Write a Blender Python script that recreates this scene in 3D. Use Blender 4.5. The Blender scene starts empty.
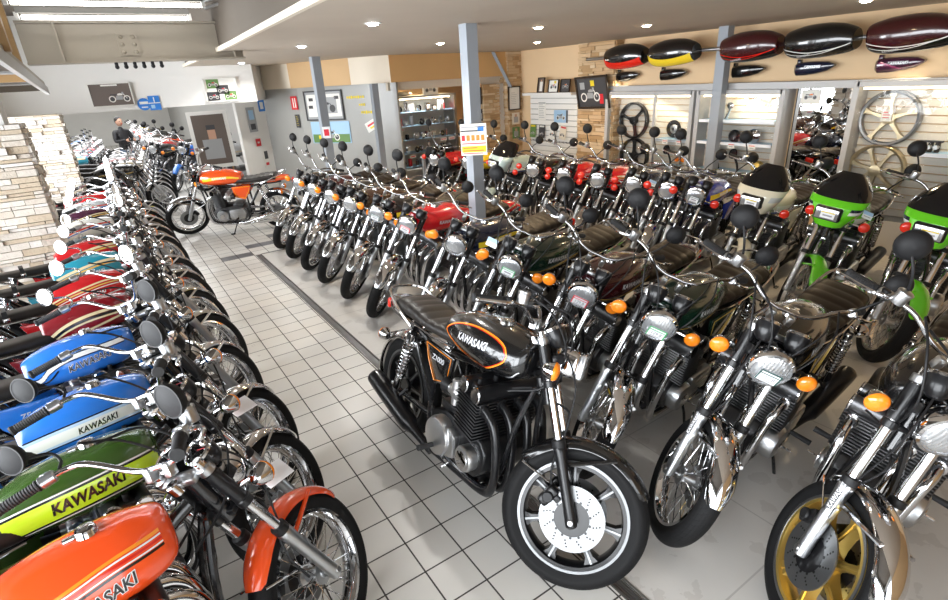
import bpy, bmesh, math, random
from mathutils import Vector, Matrix
from mathutils.bvhtree import BVHTree
random.seed(7)
SC = bpy.context.scene
COL = SC.collection
PI = math.pi
R = math.radians
S = 0.185                      # floor tile pitch in metres


def V(*a):
    return Vector(a)


# ------------------------------------------------------------------ materials
def mat(name, col, metal=0.0, rough=0.5, coat=0.0, spec=0.5, emit=0.0, trans=0.0, sss=0.0):
    m = bpy.data.materials.new(name)
    m.use_nodes = True
    b = m.node_tree.nodes['Principled BSDF']
    b.inputs['Base Color'].default_value = (*col, 1)
    b.inputs['Metallic'].default_value = metal
    b.inputs['Roughness'].default_value = rough
    b.inputs['Coat Weight'].default_value = coat
    b.inputs['Coat Roughness'].default_value = 0.04
    b.inputs['Specular IOR Level'].default_value = spec
    b.inputs['Transmission Weight'].default_value = trans
    if emit:
        b.inputs['Emission Color'].default_value = (*col, 1)
        b.inputs['Emission Strength'].default_value = emit
    return m


class NT:
    """tiny node-tree helper"""
    def __init__(s, m):
        s.t = m.node_tree
        s.b = s.t.nodes['Principled BSDF']

    def n(s, kind, **kw):
        x = s.t.nodes.new(kind)
        for k, v in kw.items():
            setattr(x, k, v)
        return x

    def l(s, a, b):
        s.t.links.new(a, b)

    def math(s, op, a, b=None, c=None):
        x = s.n('ShaderNodeMath', operation=op)
        for i, v in enumerate((a, b, c)):
            if v is None:
                continue
            if isinstance(v, (int, float)):
                x.inputs[i].default_value = v
            else:
                s.l(v, x.inputs[i])
        return x.outputs[0]

    def mix(s, f, a, b):
        x = s.n('ShaderNodeMix', data_type='RGBA')
        for i, v in ((0, f), (6, a), (7, b)):
            if isinstance(v, (int, float)):
                x.inputs[i].default_value = v
            elif isinstance(v, tuple):
                x.inputs[i].default_value = (*v, 1)
            else:
                s.l(v, x.inputs[i])
        return x.outputs[2]

    def noise(s, vec, scale, detail=3):
        x = s.n('ShaderNodeTexNoise')
        x.inputs['Scale'].default_value = scale
        x.inputs['Detail'].default_value = detail
        if vec is not None:
            s.l(vec, x.inputs['Vector'])
        return x.outputs[0]

    def obj(s):
        return s.n('ShaderNodeTexCoord').outputs['Object']

    def bump(s, h, strength=0.3, dist=0.01):
        x = s.n('ShaderNodeBump')
        x.inputs['Strength'].default_value = strength
        x.inputs['Distance'].default_value = dist
        s.l(h, x.inputs['Height'])
        s.l(x.outputs[0], s.b.inputs['Normal'])


M = {}


def paint(name, col, **k):
    M[name] = mat(name, col, 0.0, k.pop('rough', 0.22), coat=k.pop('coat', 1.0), **k)


M['chrome'] = mat('chrome', (.66, .66, .67), 1, .06)
M['alu'] = mat('brushed_aluminium', (.50, .51, .52), 1, .30)
M['alu_dark'] = mat('grey_cast_alloy', (.105, .105, .108), .9, .34)
M['steel'] = mat('dull_steel', (.42, .42, .43), 1, .35)
M['machined'] = mat('machined_disc_steel', (.27, .275, .28), 1, .44)
M['gold'] = mat('gold_anodised_alloy', (.72, .50, .13), .85, .3)
M['gold_pale'] = mat('pale_gold_alloy', (.60, .50, .32), .9, .35)
M['black_metal'] = mat('black_engine_enamel', (.007, .007, .008), 0, .30, coat=.2, spec=.35)
M['frame_black'] = mat('gloss_black_frame', (.008, .008, .009), 0, .22, coat=.6)
M['plastic'] = mat('black_plastic', (.009, .009, .010), 0, .48, spec=.35)
M['matt'] = mat('matt_black_mirror_back', (.009, .009, .010), 0, .60, spec=.3)
M['drain'] = mat('drain_grate', (.10, .095, .085), 0, .6)
M['lip'] = mat('machined_rim_lip', (.21, .215, .22), 1, .40)
M['lamp_grey'] = mat('grey_lamp_housing', (.16, .155, .145), 0, .5)
M['chrome_dark_reflect'] = mat('bar_chrome_dark_reflect', (.40, .40, .41), 1, .09)  # chrome darkened so the bars seem to reflect darker surroundings
M['alu_bright'] = mat('polished_engine_cover', (.74, .745, .75), 1, .33)
M['grip'] = mat('grip_rubber', (.02, .02, .021), 0, .7)
M['mirror'] = mat('mirror_glass', (.9, .91, .92), 1, .015)
M['amber'] = mat('amber_lens', (1.0, .26, .01), 0, .12, coat=.8)
M['amber'].node_tree.nodes['Principled BSDF'].inputs['Subsurface Weight'].default_value = .15
M['redlens'] = mat('red_lens', (.75, .03, .015), 0, .12, coat=.8)
M['card'] = mat('white_price_card', (.85, .86, .88), 0, .5)
M['card_blue'] = mat('pale_blue_card', (.42, .62, .86), 0, .5)
M['tag_red'] = mat('tag_red', (.70, .02, .04), 0, .5)
M['tag_green'] = mat('tag_green', (.05, .38, .12), 0, .5)
M['tag_dark'] = mat('tag_dark_green', (.01, .07, .06), 0, .5)
M['ink'] = mat('tag_grey_print', (.35, .35, .37), 0, .6)
for nm, c in dict(p_orange=(.88, .085, .012), p_green=(.035, .085, .012), p_lime=(.50, .72, .015), p_blue=(.02, .17, .62), p_dkred=(.20, .006, .012),
                  p_red=(.50, .010, .014), p_teal=(.02, .26, .36), p_black=(.004, .004, .0045), p_white=(.80, .80, .78), p_maroon=(.045, .004, .006), p_dkgreen=(.005, .024, .014),
                  p_z1=(.80, .085, .008), p_ninja=(.13, .62, .012), p_cream=(.70, .66, .52), p_deepblue=(.012, .03, .30), p_purple=(.05, .008, .03), p_brown=(.06, .025, .012),
                  p_yellow=(.75, .52, .01), p_pale=(.42, .54, .55), p_navy=(.006, .010, .032), p_silver=(.5, .51, .52)).items():
    paint(nm, c)
for nm, c in dict(white=(.82, .82, .80), black=(.006, .006, .006), cream=(.75, .64, .38), gold=(.70, .46, .10), yellow=(.85, .62, .03), orange=(.95, .30, .02), red=(.70, .02, .01),
                  silver=(.62, .63, .65), lime=(.55, .80, .02), blue=(.03, .12, .5), sky=(.45, .62, .85), green=(.03, .22, .06)).items():
    M['s_' + nm] = mat('stripe_' + nm, c, 0, .25, coat=.7)

# tyre: zig-zag tread cut by bump, seen round the wheel's own axle
m = M['tyre'] = mat('tyre_rubber', (.006, .006, .0065), 0, .70, spec=.25)
t = NT(m)
sx = t.n('ShaderNodeSeparateXYZ'); t.l(t.obj(), sx.inputs[0])
ang = t.math('ARCTAN2', sx.outputs[2], sx.outputs[0])
ay = t.math('ABSOLUTE', sx.outputs[1])
w = t.math('SINE', t.math('ADD', t.math('MULTIPLY', ang, 62), t.math('MULTIPLY', ay, 190)))
rr = t.math('SQRT', t.math('ADD', t.math('MULTIPLY', sx.outputs[0], sx.outputs[0]), t.math('MULTIPLY', sx.outputs[2], sx.outputs[2])))
mask = t.math('GREATER_THAN', rr, .300)
rib = t.math('SINE', t.math('MULTIPLY', sx.outputs[1], 420))
hh = t.math('MULTIPLY', t.math('ADD', t.math('GREATER_THAN', w, .55), t.math('MULTIPLY', t.math('GREATER_THAN', rib, .8), .8)), mask)
t.bump(t.math('MULTIPLY', hh, -1), .8, .004)

# seat leather
m = M['seat'] = mat('seat_leather', (.020, .017, .015), 0, .42, spec=.35)
t = NT(m); o = t.obj(); t.bump(t.noise(o, 260), .15, .002)
t.l(t.mix(t.noise(o, 6), (.013, .012, .012), (.030, .024, .019)), t.b.inputs['Base Color'])
M['seat_brown'] = mat('brown_tinted_seat_leather', (.017, .011, .007), 0, .46, spec=.28)
t = NT(M['seat_brown']); o = t.obj(); t.bump(t.noise(o, 260), .15, .002)

# headlight lens: fluted silver glass
m = M['lens'] = mat('headlight_glass', (.60, .62, .64), .7, .16, coat=1)
t = NT(m); sx = t.n('ShaderNodeSeparateXYZ'); t.l(t.obj(), sx.inputs[0])
t.bump(t.math('SINE', t.math('MULTIPLY', sx.outputs[1], 420)), .25, .002)

# floor tiles with two dark inlays
m = M['tile'] = mat('floor_tile', (.6, .6, .58), 0, .30)
t = NT(m); sx = t.n('ShaderNodeSeparateXYZ'); t.l(t.obj(), sx.inputs[0])
u = t.math('MULTIPLY', sx.outputs[0], 1 / S); v = t.math('MULTIPLY', sx.outputs[1], 1 / S)
fu, fv = t.math('FRACT', u), t.math('FRACT', v)
iu, iv = t.math('FLOOR', u), t.math('FLOOR', v)
eu = t.math('MINIMUM', fu, t.math('SUBTRACT', 1, fu)); ev = t.math('MINIMUM', fv, t.math('SUBTRACT', 1, fv))
gr = t.math('LESS_THAN', t.math('MINIMUM', eu, ev), .019)
cv = t.n('ShaderNodeCombineXYZ'); t.l(iu, cv.inputs[0]); t.l(iv, cv.inputs[1])
wn = t.n('ShaderNodeTexWhiteNoise'); t.l(cv.outputs[0], wn.inputs[0])
base = t.mix(wn.outputs[0], (.66, .645, .615), (.74, .73, .70))
base = t.mix(t.math('MULTIPLY', t.noise(t.obj(), 3.2, 5), .45), base, (.62, .57, .49))


def between(x, a, b):
    return t.math('MULTIPLY', t.math('GREATER_THAN', x, a - .5), t.math('LESS_THAN', x, b + .5))


dk = t.math('ADD', t.math('MULTIPLY', between(iu, 1, 2), between(iv, 26, 26)), t.math('MULTIPLY', between(iu, 3, 4), between(iv, 28, 28)))
dk = t.math('ADD', dk, t.math('MULTIPLY', between(iu, 5, 6), between(iv, 30, 30)))
base = t.mix(dk, base, (.13, .13, .14))
t.l(t.mix(gr, base, (.055, .05, .045)), t.b.inputs['Base Color'])
t.l(t.math('ADD', t.math('MULTIPLY', gr, .5), t.math('ADD', .22, t.math('MULTIPLY', t.noise(t.obj(), 9), .2))), t.b.inputs['Roughness'])
t.bump(t.math('SUBTRACT', 1, gr), .35, .004)

m = M['concrete'] = mat('pale_concrete', (.42, .41, .39), 0, .42)
t = NT(m); o = t.obj()
c1 = t.mix(t.noise(o, 1.6, 6), (.50, .475, .44), (.70, .68, .65))
c1 = t.mix(t.math('MULTIPLY', t.math('GREATER_THAN', t.noise(o, 7, 8), .60), .25), c1, (.34, .31, .28))
sx = t.n('ShaderNodeSeparateXYZ'); t.l(o, sx.inputs[0])
seam = t.math('LESS_THAN', t.math('ABSOLUTE', t.math('SUBTRACT', t.math('FRACT', t.math('MULTIPLY', sx.outputs[1], 1.1)), .5)), .004)
seam2 = t.math('LESS_THAN', t.math('ABSOLUTE', t.math('SUBTRACT', t.math('FRACT', t.math('MULTIPLY', sx.outputs[0], 1.1)), .5)), .004)
c1 = t.mix(t.math('MULTIPLY', t.math('MAXIMUM', seam, seam2), .35), c1, (.15, .14, .13))
t.l(c1, t.b.inputs['Base Color']); t.bump(t.noise(o, 60), .08, .003)


def rough_paint(name, c, k=.06, rough=.7):
    m = M[name] = mat(name, c, 0, rough)
    t = NT(m); o = t.obj()
    t.l(t.mix(t.noise(o, 2.2, 4), tuple(x * (1 - k) for x in c), tuple(min(1, x * (1 + k)) for x in c)), t.b.inputs['Base Color'])
    t.bump(t.noise(o, 90), .05, .003)


rough_paint('wall_white', (.80, .79, .76)); rough_paint('wall_cream', (.74, .66, .54)); rough_paint('wall_peach', (.76, .55, .33))
rough_paint('wall_tan', (.56, .37, .19)); rough_paint('wall_orange', (.66, .40, .17)); rough_paint('ceiling_paint', (.50, .425, .345))
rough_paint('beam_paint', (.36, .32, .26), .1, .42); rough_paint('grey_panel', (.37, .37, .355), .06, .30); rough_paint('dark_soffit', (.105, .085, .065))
rough_paint('post_paint', (.30, .33, .37), .05, .4); rough_paint('case_frame', (.46, .46, .46), .05, .35); rough_paint('slat', (.66, .62, .54), .04, .5)
rough_paint('wood', (.45, .27, .11), .2, .5); rough_paint('asphalt', (.45, .45, .45))
for i, c in enumerate(((.62, .44, .26), (.54, .35, .18), (.70, .54, .35), (.46, .29, .14), (.60, .40, .22))):
    rough_paint('stone%d' % i, c, .14, .85); NT(M['stone%d' % i]).bump(NT(M['stone%d' % i]).noise(NT(M['stone%d' % i]).obj(), 38, 6), .6, .012)
for i, c in enumerate(((.74, .69, .61), (.66, .59, .50), (.80, .76, .70), (.60, .50, .37), (.72, .66, .58))):
    rough_paint('pale_stone%d' % i, c, .14, .85); NT(M['pale_stone%d' % i]).bump(NT(M['pale_stone%d' % i]).noise(NT(M['pale_stone%d' % i]).obj(), 38, 6), .6, .012)
M['tube'] = mat('fluorescent_tube', (1.0, .97, .90), 0, .4, emit=11)
M['lamp'] = mat('halogen_lamp', (1.0, .80, .52), 0, .4, emit=60)
M['lamp_cool'] = mat('led_lamp', (.92, .97, 1.0), 0, .4, emit=60)
M['strip_light'] = mat('case_strip_lamp', (1.0, .82, .55), 0, .4, emit=4)
M['paper'] = mat('paper', (.80, .79, .74), 0, .6)
M['print_dark'] = mat('print_dark', (.05, .05, .055), 0, .4)
M['print_grey'] = mat('print_grey', (.35, .36, .37), 0, .4)
M['print_green'] = mat('print_green', (.12, .24, .07), 0, .4)
M['print_brown'] = mat('print_brown', (.13, .10, .085), 0, .3)
M['print_red'] = mat('print_red', (.65, .02, .03), 0, .4)
M['print_blue'] = mat('print_blue', (.03, .20, .62), 0, .4)
M['print_yellow'] = mat('print_yellow', (.80, .62, .02), 0, .4)
M['print_orange'] = mat('print_orange', (.85, .22, .02), 0, .4)
M['print_sky'] = mat('print_sky', (.35, .55, .75), 0, .4)
M['pic_frame'] = mat('dark_wood_frame', (.03, .018, .010), 0, .3)
M['wind'] = mat('dark_windscreen', (.006, .006, .007), 0, .12, coat=.35, spec=.4)
M['skin'] = mat('skin', (.55, .32, .22), 0, .5); M['hair'] = mat('hair', (.015, .012, .01), 0, .5)
M['jacket'] = mat('black_jacket', (.012, .012, .014), 0, .6); M['jeans'] = mat('grey_blue_jeans', (.14, .18, .25), 0, .8)
m = M['glass'] = bpy.data.materials.new('clear_glass'); m.use_nodes = True
nt = m.node_tree; nt.nodes.clear()
a_ = nt.nodes.new('ShaderNodeBsdfTransparent'); b_ = nt.nodes.new('ShaderNodeBsdfGlossy'); f_ = nt.nodes.new('ShaderNodeFresnel'); x_ = nt.nodes.new('ShaderNodeMixShader'); o_ = nt.nodes.new('ShaderNodeOutputMaterial')
b_.inputs['Roughness'].default_value = .02; f_.inputs[0].default_value = 1.35
for p, q in ((f_.outputs[0], x_.inputs[0]), (a_.outputs[0], x_.inputs[1]), (b_.outputs[0], x_.inputs[2]), (x_.outputs[0], o_.inputs[0])):
    nt.links.new(p, q)


# ------------------------------------------------------------------ mesh builder
def basis(d):
    d = d.normalized()
    a = V(0, 0, 1) if abs(d.z) < .9 else V(1, 0, 0)
    u = a.cross(d).normalized()
    return u, d.cross(u), d


def catmull(pts, n):
    p = [Vector(x) for x in pts]
    p = [2 * p[0] - p[1]] + p + [2 * p[-1] - p[-2]]
    out = []
    for i in range(1, len(p) - 2):
        a, b, c, d = p[i - 1:i + 3]
        for k in range(n):
            t = k / n
            out.append(.5 * ((2 * b) + (c - a) * t + (2 * a - 5 * b + 4 * c - d) * t * t + (3 * b - a - 3 * c + d) * t ** 3))
    out.append(p[-2])
    return out


def lerp_table(tab, n):
    """smoothly interpolate rows of numbers (first column is the abscissa)"""
    rows = [list(r) for r in tab]
    out = []
    for i in range(len(rows) - 1):
        a, b, c, d = rows[max(i - 1, 0)], rows[i], rows[i + 1], rows[min(i + 2, len(rows) - 1)]
        for k in range(n):
            t = k / n
            out.append([.5 * ((2 * q) + (r - p) * t + (2 * p - 5 * q + 4 * r - s) * t * t + (3 * q - p - 3 * r + s) * t ** 3) for p, q, r, s in zip(a, b, c, d)])
    out.append(rows[-1])
    return out


class MB:
    def __init__(s):
        s.v, s.f, s.mi, s.mats = [], [], [], []

    def slot(s, m):
        m = M[m] if isinstance(m, str) else m
        if m not in s.mats:
            s.mats.append(m)
        return s.mats.index(m)

    def add(s, vs, fs, m):
        o = len(s.v); k = s.slot(m)
        s.v += [tuple(x) for x in vs]
        s.f += [tuple(i + o for i in f) for f in fs]
        s.mi += [k] * len(fs)
        return s

    def tube(s, pts, r, m, n=8, sm=0, caps=True, closed=False):
        pts = [Vector(p) for p in pts]
        if sm:
            k = len(pts)
            if isinstance(r, (list, tuple)):
                r = [x[0] for x in lerp_table([[a, 0] for a in r], sm)]
            pts = catmull(pts, sm)
        k = len(pts)
        rs = r if isinstance(r, (list, tuple)) else [r] * k
        vs, fs = [], []
        u = None
        for i, p in enumerate(pts):
            if closed:
                d = (pts[(i + 1) % k] - pts[i - 1]).normalized()
            else:
                d = (pts[min(i + 1, k - 1)] - pts[max(i - 1, 0)]).normalized()
            if u is None:
                u = basis(d)[0]
            u = (u - d * u.dot(d)).normalized()
            w = d.cross(u)
            for j in range(n):
                a = 2 * PI * j / n
                vs.append(p + (u * math.cos(a) + w * math.sin(a)) * rs[i])
        for i in range(k if closed else k - 1):
            for j in range(n):
                a, b = i * n + j, i * n + (j + 1) % n
                c, d = ((i + 1) % k) * n + (j + 1) % n, ((i + 1) % k) * n + j
                fs.append((a, b, c, d))
        if caps and not closed:
            fs.append(tuple(range(n))[::-1]); fs.append(tuple(range((k - 1) * n, k * n)))
        return s.add(vs, fs, m)

    def lathe(s, prof, o, d, m, n=24, closed=False):
        o = Vector(o); u, w, d = basis(Vector(d))
        k = len(prof); vs, fs = [], []
        for r, h in prof:
            for j in range(n):
                a = 2 * PI * j / n
                vs.append(o + d * h + (u * math.cos(a) + w * math.sin(a)) * r)
        for i in range(k if closed else k - 1):
            for j in range(n):
                i2 = (i + 1) % k
                fs.append((i * n + j, i * n + (j + 1) % n, i2 * n + (j + 1) % n, i2 * n + j))
        if not closed:
            if prof[0][0] > 1e-6: fs.append(tuple(range(n))[::-1])
            if prof[-1][0] > 1e-6: fs.append(tuple(range((k - 1) * n, k * n)))
        return s.add(vs, fs, m)

    def cyl(s, a, b, r, m, n=16, bev=0.0):
        a, b = Vector(a), Vector(b); h = (b - a).length
        pr = [(r, 0), (r, h)] if not bev else [(r - bev, 0), (r, bev), (r, h - bev), (r - bev, h)]
        return s.lathe(pr, a, b - a, m, n)

    def loft(s, rings, m, caps=True, closed=True):
        n = len(rings[0]); vs = [p for r in rings for p in r]; fs = []
        for i in range(len(rings) - 1):
            for j in range(n if closed else n - 1):
                fs.append((i * n + j, i * n + (j + 1) % n, (i + 1) * n + (j + 1) % n, (i + 1) * n + j))
        if caps:
            fs.append(tuple(range(n))[::-1]); fs.append(tuple(range((len(rings) - 1) * n, len(rings) * n)))
        return s.add(vs, fs, m)

    def sheet(s, rows, m, th=.002):
        """open grid of points given a thickness along its normals"""
        n, k = len(rows[0]), len(rows)
        g = [[Vector(p) for p in r] for r in rows]
        off = []
        for i in range(k):
            for j in range(n):
                du = g[i][min(j + 1, n - 1)] - g[i][max(j - 1, 0)]; dv = g[min(i + 1, k - 1)][j] - g[max(i - 1, 0)][j]
                nn = du.cross(dv)
                off.append(g[i][j] - (nn.normalized() * th if nn.length > 1e-12 else V(0, 0, th)))
        vs = [p for r in g for p in r] + off
        N = n * k; fs = []
        for i in range(k - 1):
            for j in range(n - 1):
                q = (i * n + j, i * n + j + 1, (i + 1) * n + j + 1, (i + 1) * n + j)
                fs.append(q); fs.append(tuple(x + N for x in q[::-1]))
        edge = [i for i in range(n)] + [i * n + n - 1 for i in range(1, k)] + [(k - 1) * n + j for j in range(n - 2, -1, -1)] + [i * n for i in range(k - 2, 0, -1)]
        for a, b in zip(edge, edge[1:] + edge[:1]):
            fs.append((b, a, a + N, b + N))
        return s.add(vs, fs, m)

    def box(s, c, size, m, rot=None, bev=0.0, seg=2):
        bm = bmesh.new(); bmesh.ops.create_cube(bm, size=1)
        for v in bm.verts: v.co = Vector((v.co.x * size[0], v.co.y * size[1], v.co.z * size[2]))
        if bev: bmesh.ops.bevel(bm, geom=list(bm.edges), offset=bev, segments=seg, affect='EDGES', profile=.5)
        T = Matrix.Translation(Vector(c)) @ (rot.to_4x4() if rot else Matrix())
        bm.verts.ensure_lookup_table()
        s.add([T @ v.co for v in bm.verts], [tuple(v.index for v in f.verts) for f in bm.faces], m)
        bm.free(); return s

    def bx(s, x0, x1, y0, y1, z0, z1, m, bev=0.0):
        return s.box(((x0 + x1) / 2, (y0 + y1) / 2, (z0 + z1) / 2), (abs(x1 - x0), abs(y1 - y0), abs(z1 - z0)), m, None, bev)

    def prism(s, poly, y0, y1, m, bev=0.0):
        """polygon in the x-z plane pulled along y"""
        bm = bmesh.new()
        a = [bm.verts.new((x, y0, z)) for x, z in poly]; b = [bm.verts.new((x, y1, z)) for x, z in poly]
        bm.faces.new(a); bm.faces.new(b[::-1])
        for i in range(len(a)):
            j = (i + 1) % len(a); bm.faces.new((a[j], a[i], b[i], b[j]))
        bmesh.ops.recalc_face_normals(bm, faces=bm.faces)
        if bev: bmesh.ops.bevel(bm, geom=list(bm.edges), offset=bev, segments=2, affect='EDGES', profile=.5)
        bm.verts.index_update()
        s.add([v.co.copy() for v in bm.verts], [tuple(v.index for v in f.verts) for f in bm.faces], m)
        bm.free(); return s

    def ball(s, c, r, m, n=16, k=9, sc=(1, 1, 1)):
        c = Vector(c); vs, fs = [], []
        for i in range(k + 1):
            a = PI * i / k
            for j in range(n):
                b = 2 * PI * j / n
                vs.append(c + V(math.sin(a) * math.cos(b) * sc[0], math.sin(a) * math.sin(b) * sc[1], math.cos(a) * sc[2]) * r)
        for i in range(k):
            for j in range(n):
                fs.append((i * n + j, (i + 1) * n + j, (i + 1) * n + (j + 1) % n, i * n + (j + 1) % n))
        return s.add(vs, fs, m)

    def text(s, string, T, h, m, shear=0.0, bold=0.0):
        vs, fs = text_geo(string, shear, bold)
        return s.add([T @ Vector((x * h, y * h, 0)) for x, y in vs], fs, m)

    def mesh(s, name, smooth=True, ang=38):
        me = bpy.data.meshes.new(name)
        me.from_pydata(s.v, [], s.f)
        for q in s.mats: me.materials.append(q)
        me.polygons.foreach_set('material_index', s.mi)
        if smooth:
            me.polygons.foreach_set('use_smooth', [True] * len(me.polygons))
            me.set_sharp_from_angle(angle=R(ang))
        me.validate(); me.update()
        return me

    def build(s, name, parent=None, smooth=True):
        return link(name, s.mesh(name, smooth), parent)


_TXT = {}


def text_geo(string, shear=0.0, bold=0.0):
    k = (string, shear, bold)
    if k not in _TXT:
        cu = bpy.data.curves.new('lettering', 'FONT'); cu.body = string; cu.shear = shear; cu.offset = bold; cu.resolution_u = 3
        cu.align_x = 'CENTER'; cu.align_y = 'CENTER'
        ob = bpy.data.objects.new('lettering', cu); COL.objects.link(ob)
        dg = bpy.context.evaluated_depsgraph_get()
        me = bpy.data.meshes.new_from_object(ob.evaluated_get(dg))
        _TXT[k] = ([(v.co.x, v.co.y) for v in me.vertices], [tuple(p.vertices) for p in me.polygons])
        bpy.data.objects.remove(ob); bpy.data.meshes.remove(me); bpy.data.curves.remove(cu)
    return _TXT[k]


def link(name, data, parent=None, mx=None):
    o = bpy.data.objects.new(name, data); COL.objects.link(o)
    if parent is not None: o.parent = parent
    if mx is not None: o.matrix_basis = mx
    return o


def tag(o, label, cat, group=None):
    o['label'] = label; o['category'] = cat
    if group: o['group'] = group
    return o


def struct(o):
    o['kind'] = 'structure'; return o


def empty(name, loc=(0, 0, 0)):
    o = bpy.data.objects.new(name, None); COL.objects.link(o); o.location = loc; o.empty_display_size = .1
    return o


# ------------------------------------------------------------------ motorcycle parts (x forward, y left, z up, ground at 0)
FA = V(.745, 0, .33); RA = V(-.745, 0, .325)
AX = V(-.427, 0, .904); FN = V(.904, 0, .427)


def fk(t, y=0.0, off=0.0):
    return FA + AX * t + FN * off + V(0, y, 0)


UP = .17                      # how far the steering head parts sit up the fork
PIVOT = fk(.60, 0, -.055)
_mesh = {}


UPM = Matrix.Translation(AX * UP)
TANKM = Matrix.Translation(V(.10, 0, .80)) @ Matrix.Translation(V(-.045, 0, .130)) @ Matrix.Diagonal((1.12, 1.12, 1.14, 1)) @ Matrix.Translation(V(-.10, 0, -.80))
SEATM = Matrix.Translation(V(-.01, 0, .100)) @ Matrix.Diagonal((1, 1.08, 1, 1))
TANKS = Matrix.Translation(V(.38, 0, .80)) @ Matrix.Translation(V(-.072, 0, .120)) @ Matrix.Diagonal((.89, 1.08, 1.10, 1)) @ Matrix.Translation(V(-.38, 0, -.80))
BODYM = Matrix.Translation(V(0, 0, .095))
SHIFT = dict(fuel_tank=TANKM, seat=SEATM, tail_cowl=BODYM, tail_light=BODYM, grab_rail=BODYM, side_cover=BODYM, passenger_strap=SEATM)
for nm in ('turn_signal_front', 'headlight_bracket', 'handlebar_grip', 'control_lever', 'switch_housing', 'gauge', 'rear_view_mirror', 'handlebar', 'fork_clamp', 'headlight', 'price_card', 'headlight_fairing', 'windscreen'):
    SHIFT[nm] = UPM
DROP = .065
LOW = {k: (Matrix.Translation(AX * (UP - DROP * 1.05)) if v is UPM else Matrix.Translation(V(0, 0, -DROP)) @ v) for k, v in SHIFT.items()}
LOW['fuel_tank'] = Matrix.Translation(V(0, 0, -DROP)) @ TANKS
WARP = {'frame', 'control_cable', 'shock_absorber', 'shock_spring', 'cylinder_block', 'cylinder_head', 'exhaust_header', 'carburetor'}


def cached(key, fn, name=None):
    if key not in _mesh:
        me = _mesh[key] = fn()
        if name in WARP:
            for v in me.vertices:
                if v.co.z > .40: v.co.z = .40 + (v.co.z - .40) * 1.26
    return _mesh[key]


def g_tyre(front=True):
    ro, w, ri = (.332, .052, .244) if front else (.327, .062, .232)
    b = MB(); pr = []
    mid = (ro + ri) / 2 + .004; hr = (ro - ri) / 2
    for k in range(21):
        a = -PI * .5 + (-1.18 + 2.36 * k / 20) * PI * .5 + PI * .5
        pr.append((mid + hr * math.cos(a), w * math.sin(a) * (1 - .12 * max(0, math.cos(a)))))
    pr = [(ri, -w * .62)] + pr + [(ri, w * .62)]
    return b.lathe(pr, (0, 0, 0), (0, 1, 0), 'tyre', 72, True).mesh('tyre', ang=60)


def g_rim(front, m='chrome'):
    r, w = (.247, .033) if front else (.236, .042)
    pr = [(r + .004, -w), (r + .008, -w - .003), (r + .008, -w - .006), (r - .006, -w - .006), (r - .012, -w + .004), (r - .020, -w * .4), (r - .022, 0), (r - .020, w * .4), (r - .012, w - .004), (r - .006, w + .006), (r + .008, w + .006), (r + .008, w + .003), (r + .004, w)]
    return MB().lathe(pr, (0, 0, 0), (0, 1, 0), m, 64, True).mesh('wheel_rim')


def g_cast(front, body, edge, lip):
    r, w = (.247, .036) if front else (.236, .046)
    b = MB()
    pr = [(r + .006, -w - .004), (r - .022, -w - .004), (r - .030, -w * .5), (r - .032, w * .5), (r - .022, w + .004), (r + .006, w + .004)]
    b.lathe(pr, (0, 0, 0), (0, 1, 0), body, 64, True)
    for sgn in (-1, 1):
        b.lathe([(r + .006, sgn * (w + .002)), (r + .006, sgn * (w + .007)), (r - .006, sgn * (w + .007)), (r - .008, sgn * (w + .002))], (0, 0, 0), (0, 1, 0), lip, 64, True)
    b.cyl((0, -.05, 0), (0, .05, 0), .05, body, 24, .006)
    for k in range(7):
        a = 2 * PI * k / 7
        T = Matrix.Rotation(-a, 4, 'Y')
        def q(x, y, z): return T @ V(x, y, z)
        rings = []
        for x, hz, hy in ((.035, .030, .034), (.09, .016, .028), (.15, .014, .022), (r - .055, .017, .022), (r - .028, .034, .026), (r - .022, .048, .028)):
            rings.append([q(x, -hy, -hz), q(x, -hy, hz), q(x, hy, hz), q(x, hy, -hz)])
        b.loft(rings, body)
        for sgn in (-1, 1):
            b.loft([[q(x, sgn * (hy - .001), -.0055), q(x, sgn * (hy - .001), .0055), q(x, sgn * (hy + .004), .0045), q(x, sgn * (hy + .004), -.0045)] for x, hy in ((.06, .031), (.09, .028), (.15, .022), (r - .055, .022), (r - .026, .026))], edge)
    return b.mesh('cast_wheel')


def g_spokes(front):
    r = .229 if front else .217
    b = MB()
    for k in range(40):
        a = 2 * PI * k / 40; s = 1 if k % 2 else -1; tw = .48 if (k // 2) % 2 else -.48
        p = V(math.cos(a) * r, s * .006, math.sin(a) * r); q = V(math.cos(a + tw) * .036, s * .038, math.sin(a + tw) * .036)
        b.tube([p, q], .0019, 'chrome', 5)
    return b.mesh('spoke_lacing')


def g_hub():
    b = MB()
    b.lathe([(.0, -.062), (.020, -.062), (.022, -.05), (.046, -.046), (.046, -.036), (.028, -.028), (.028, .028), (.046, .036), (.046, .046), (.022, .05), (.020, .062), (0, .062)], (0, 0, 0), (0, 1, 0), 'alu', 28)
    b.cyl((0, -.115, 0), (0, .115, 0), .010, 'steel', 12)
    return b.mesh('wheel_hub')


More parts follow.
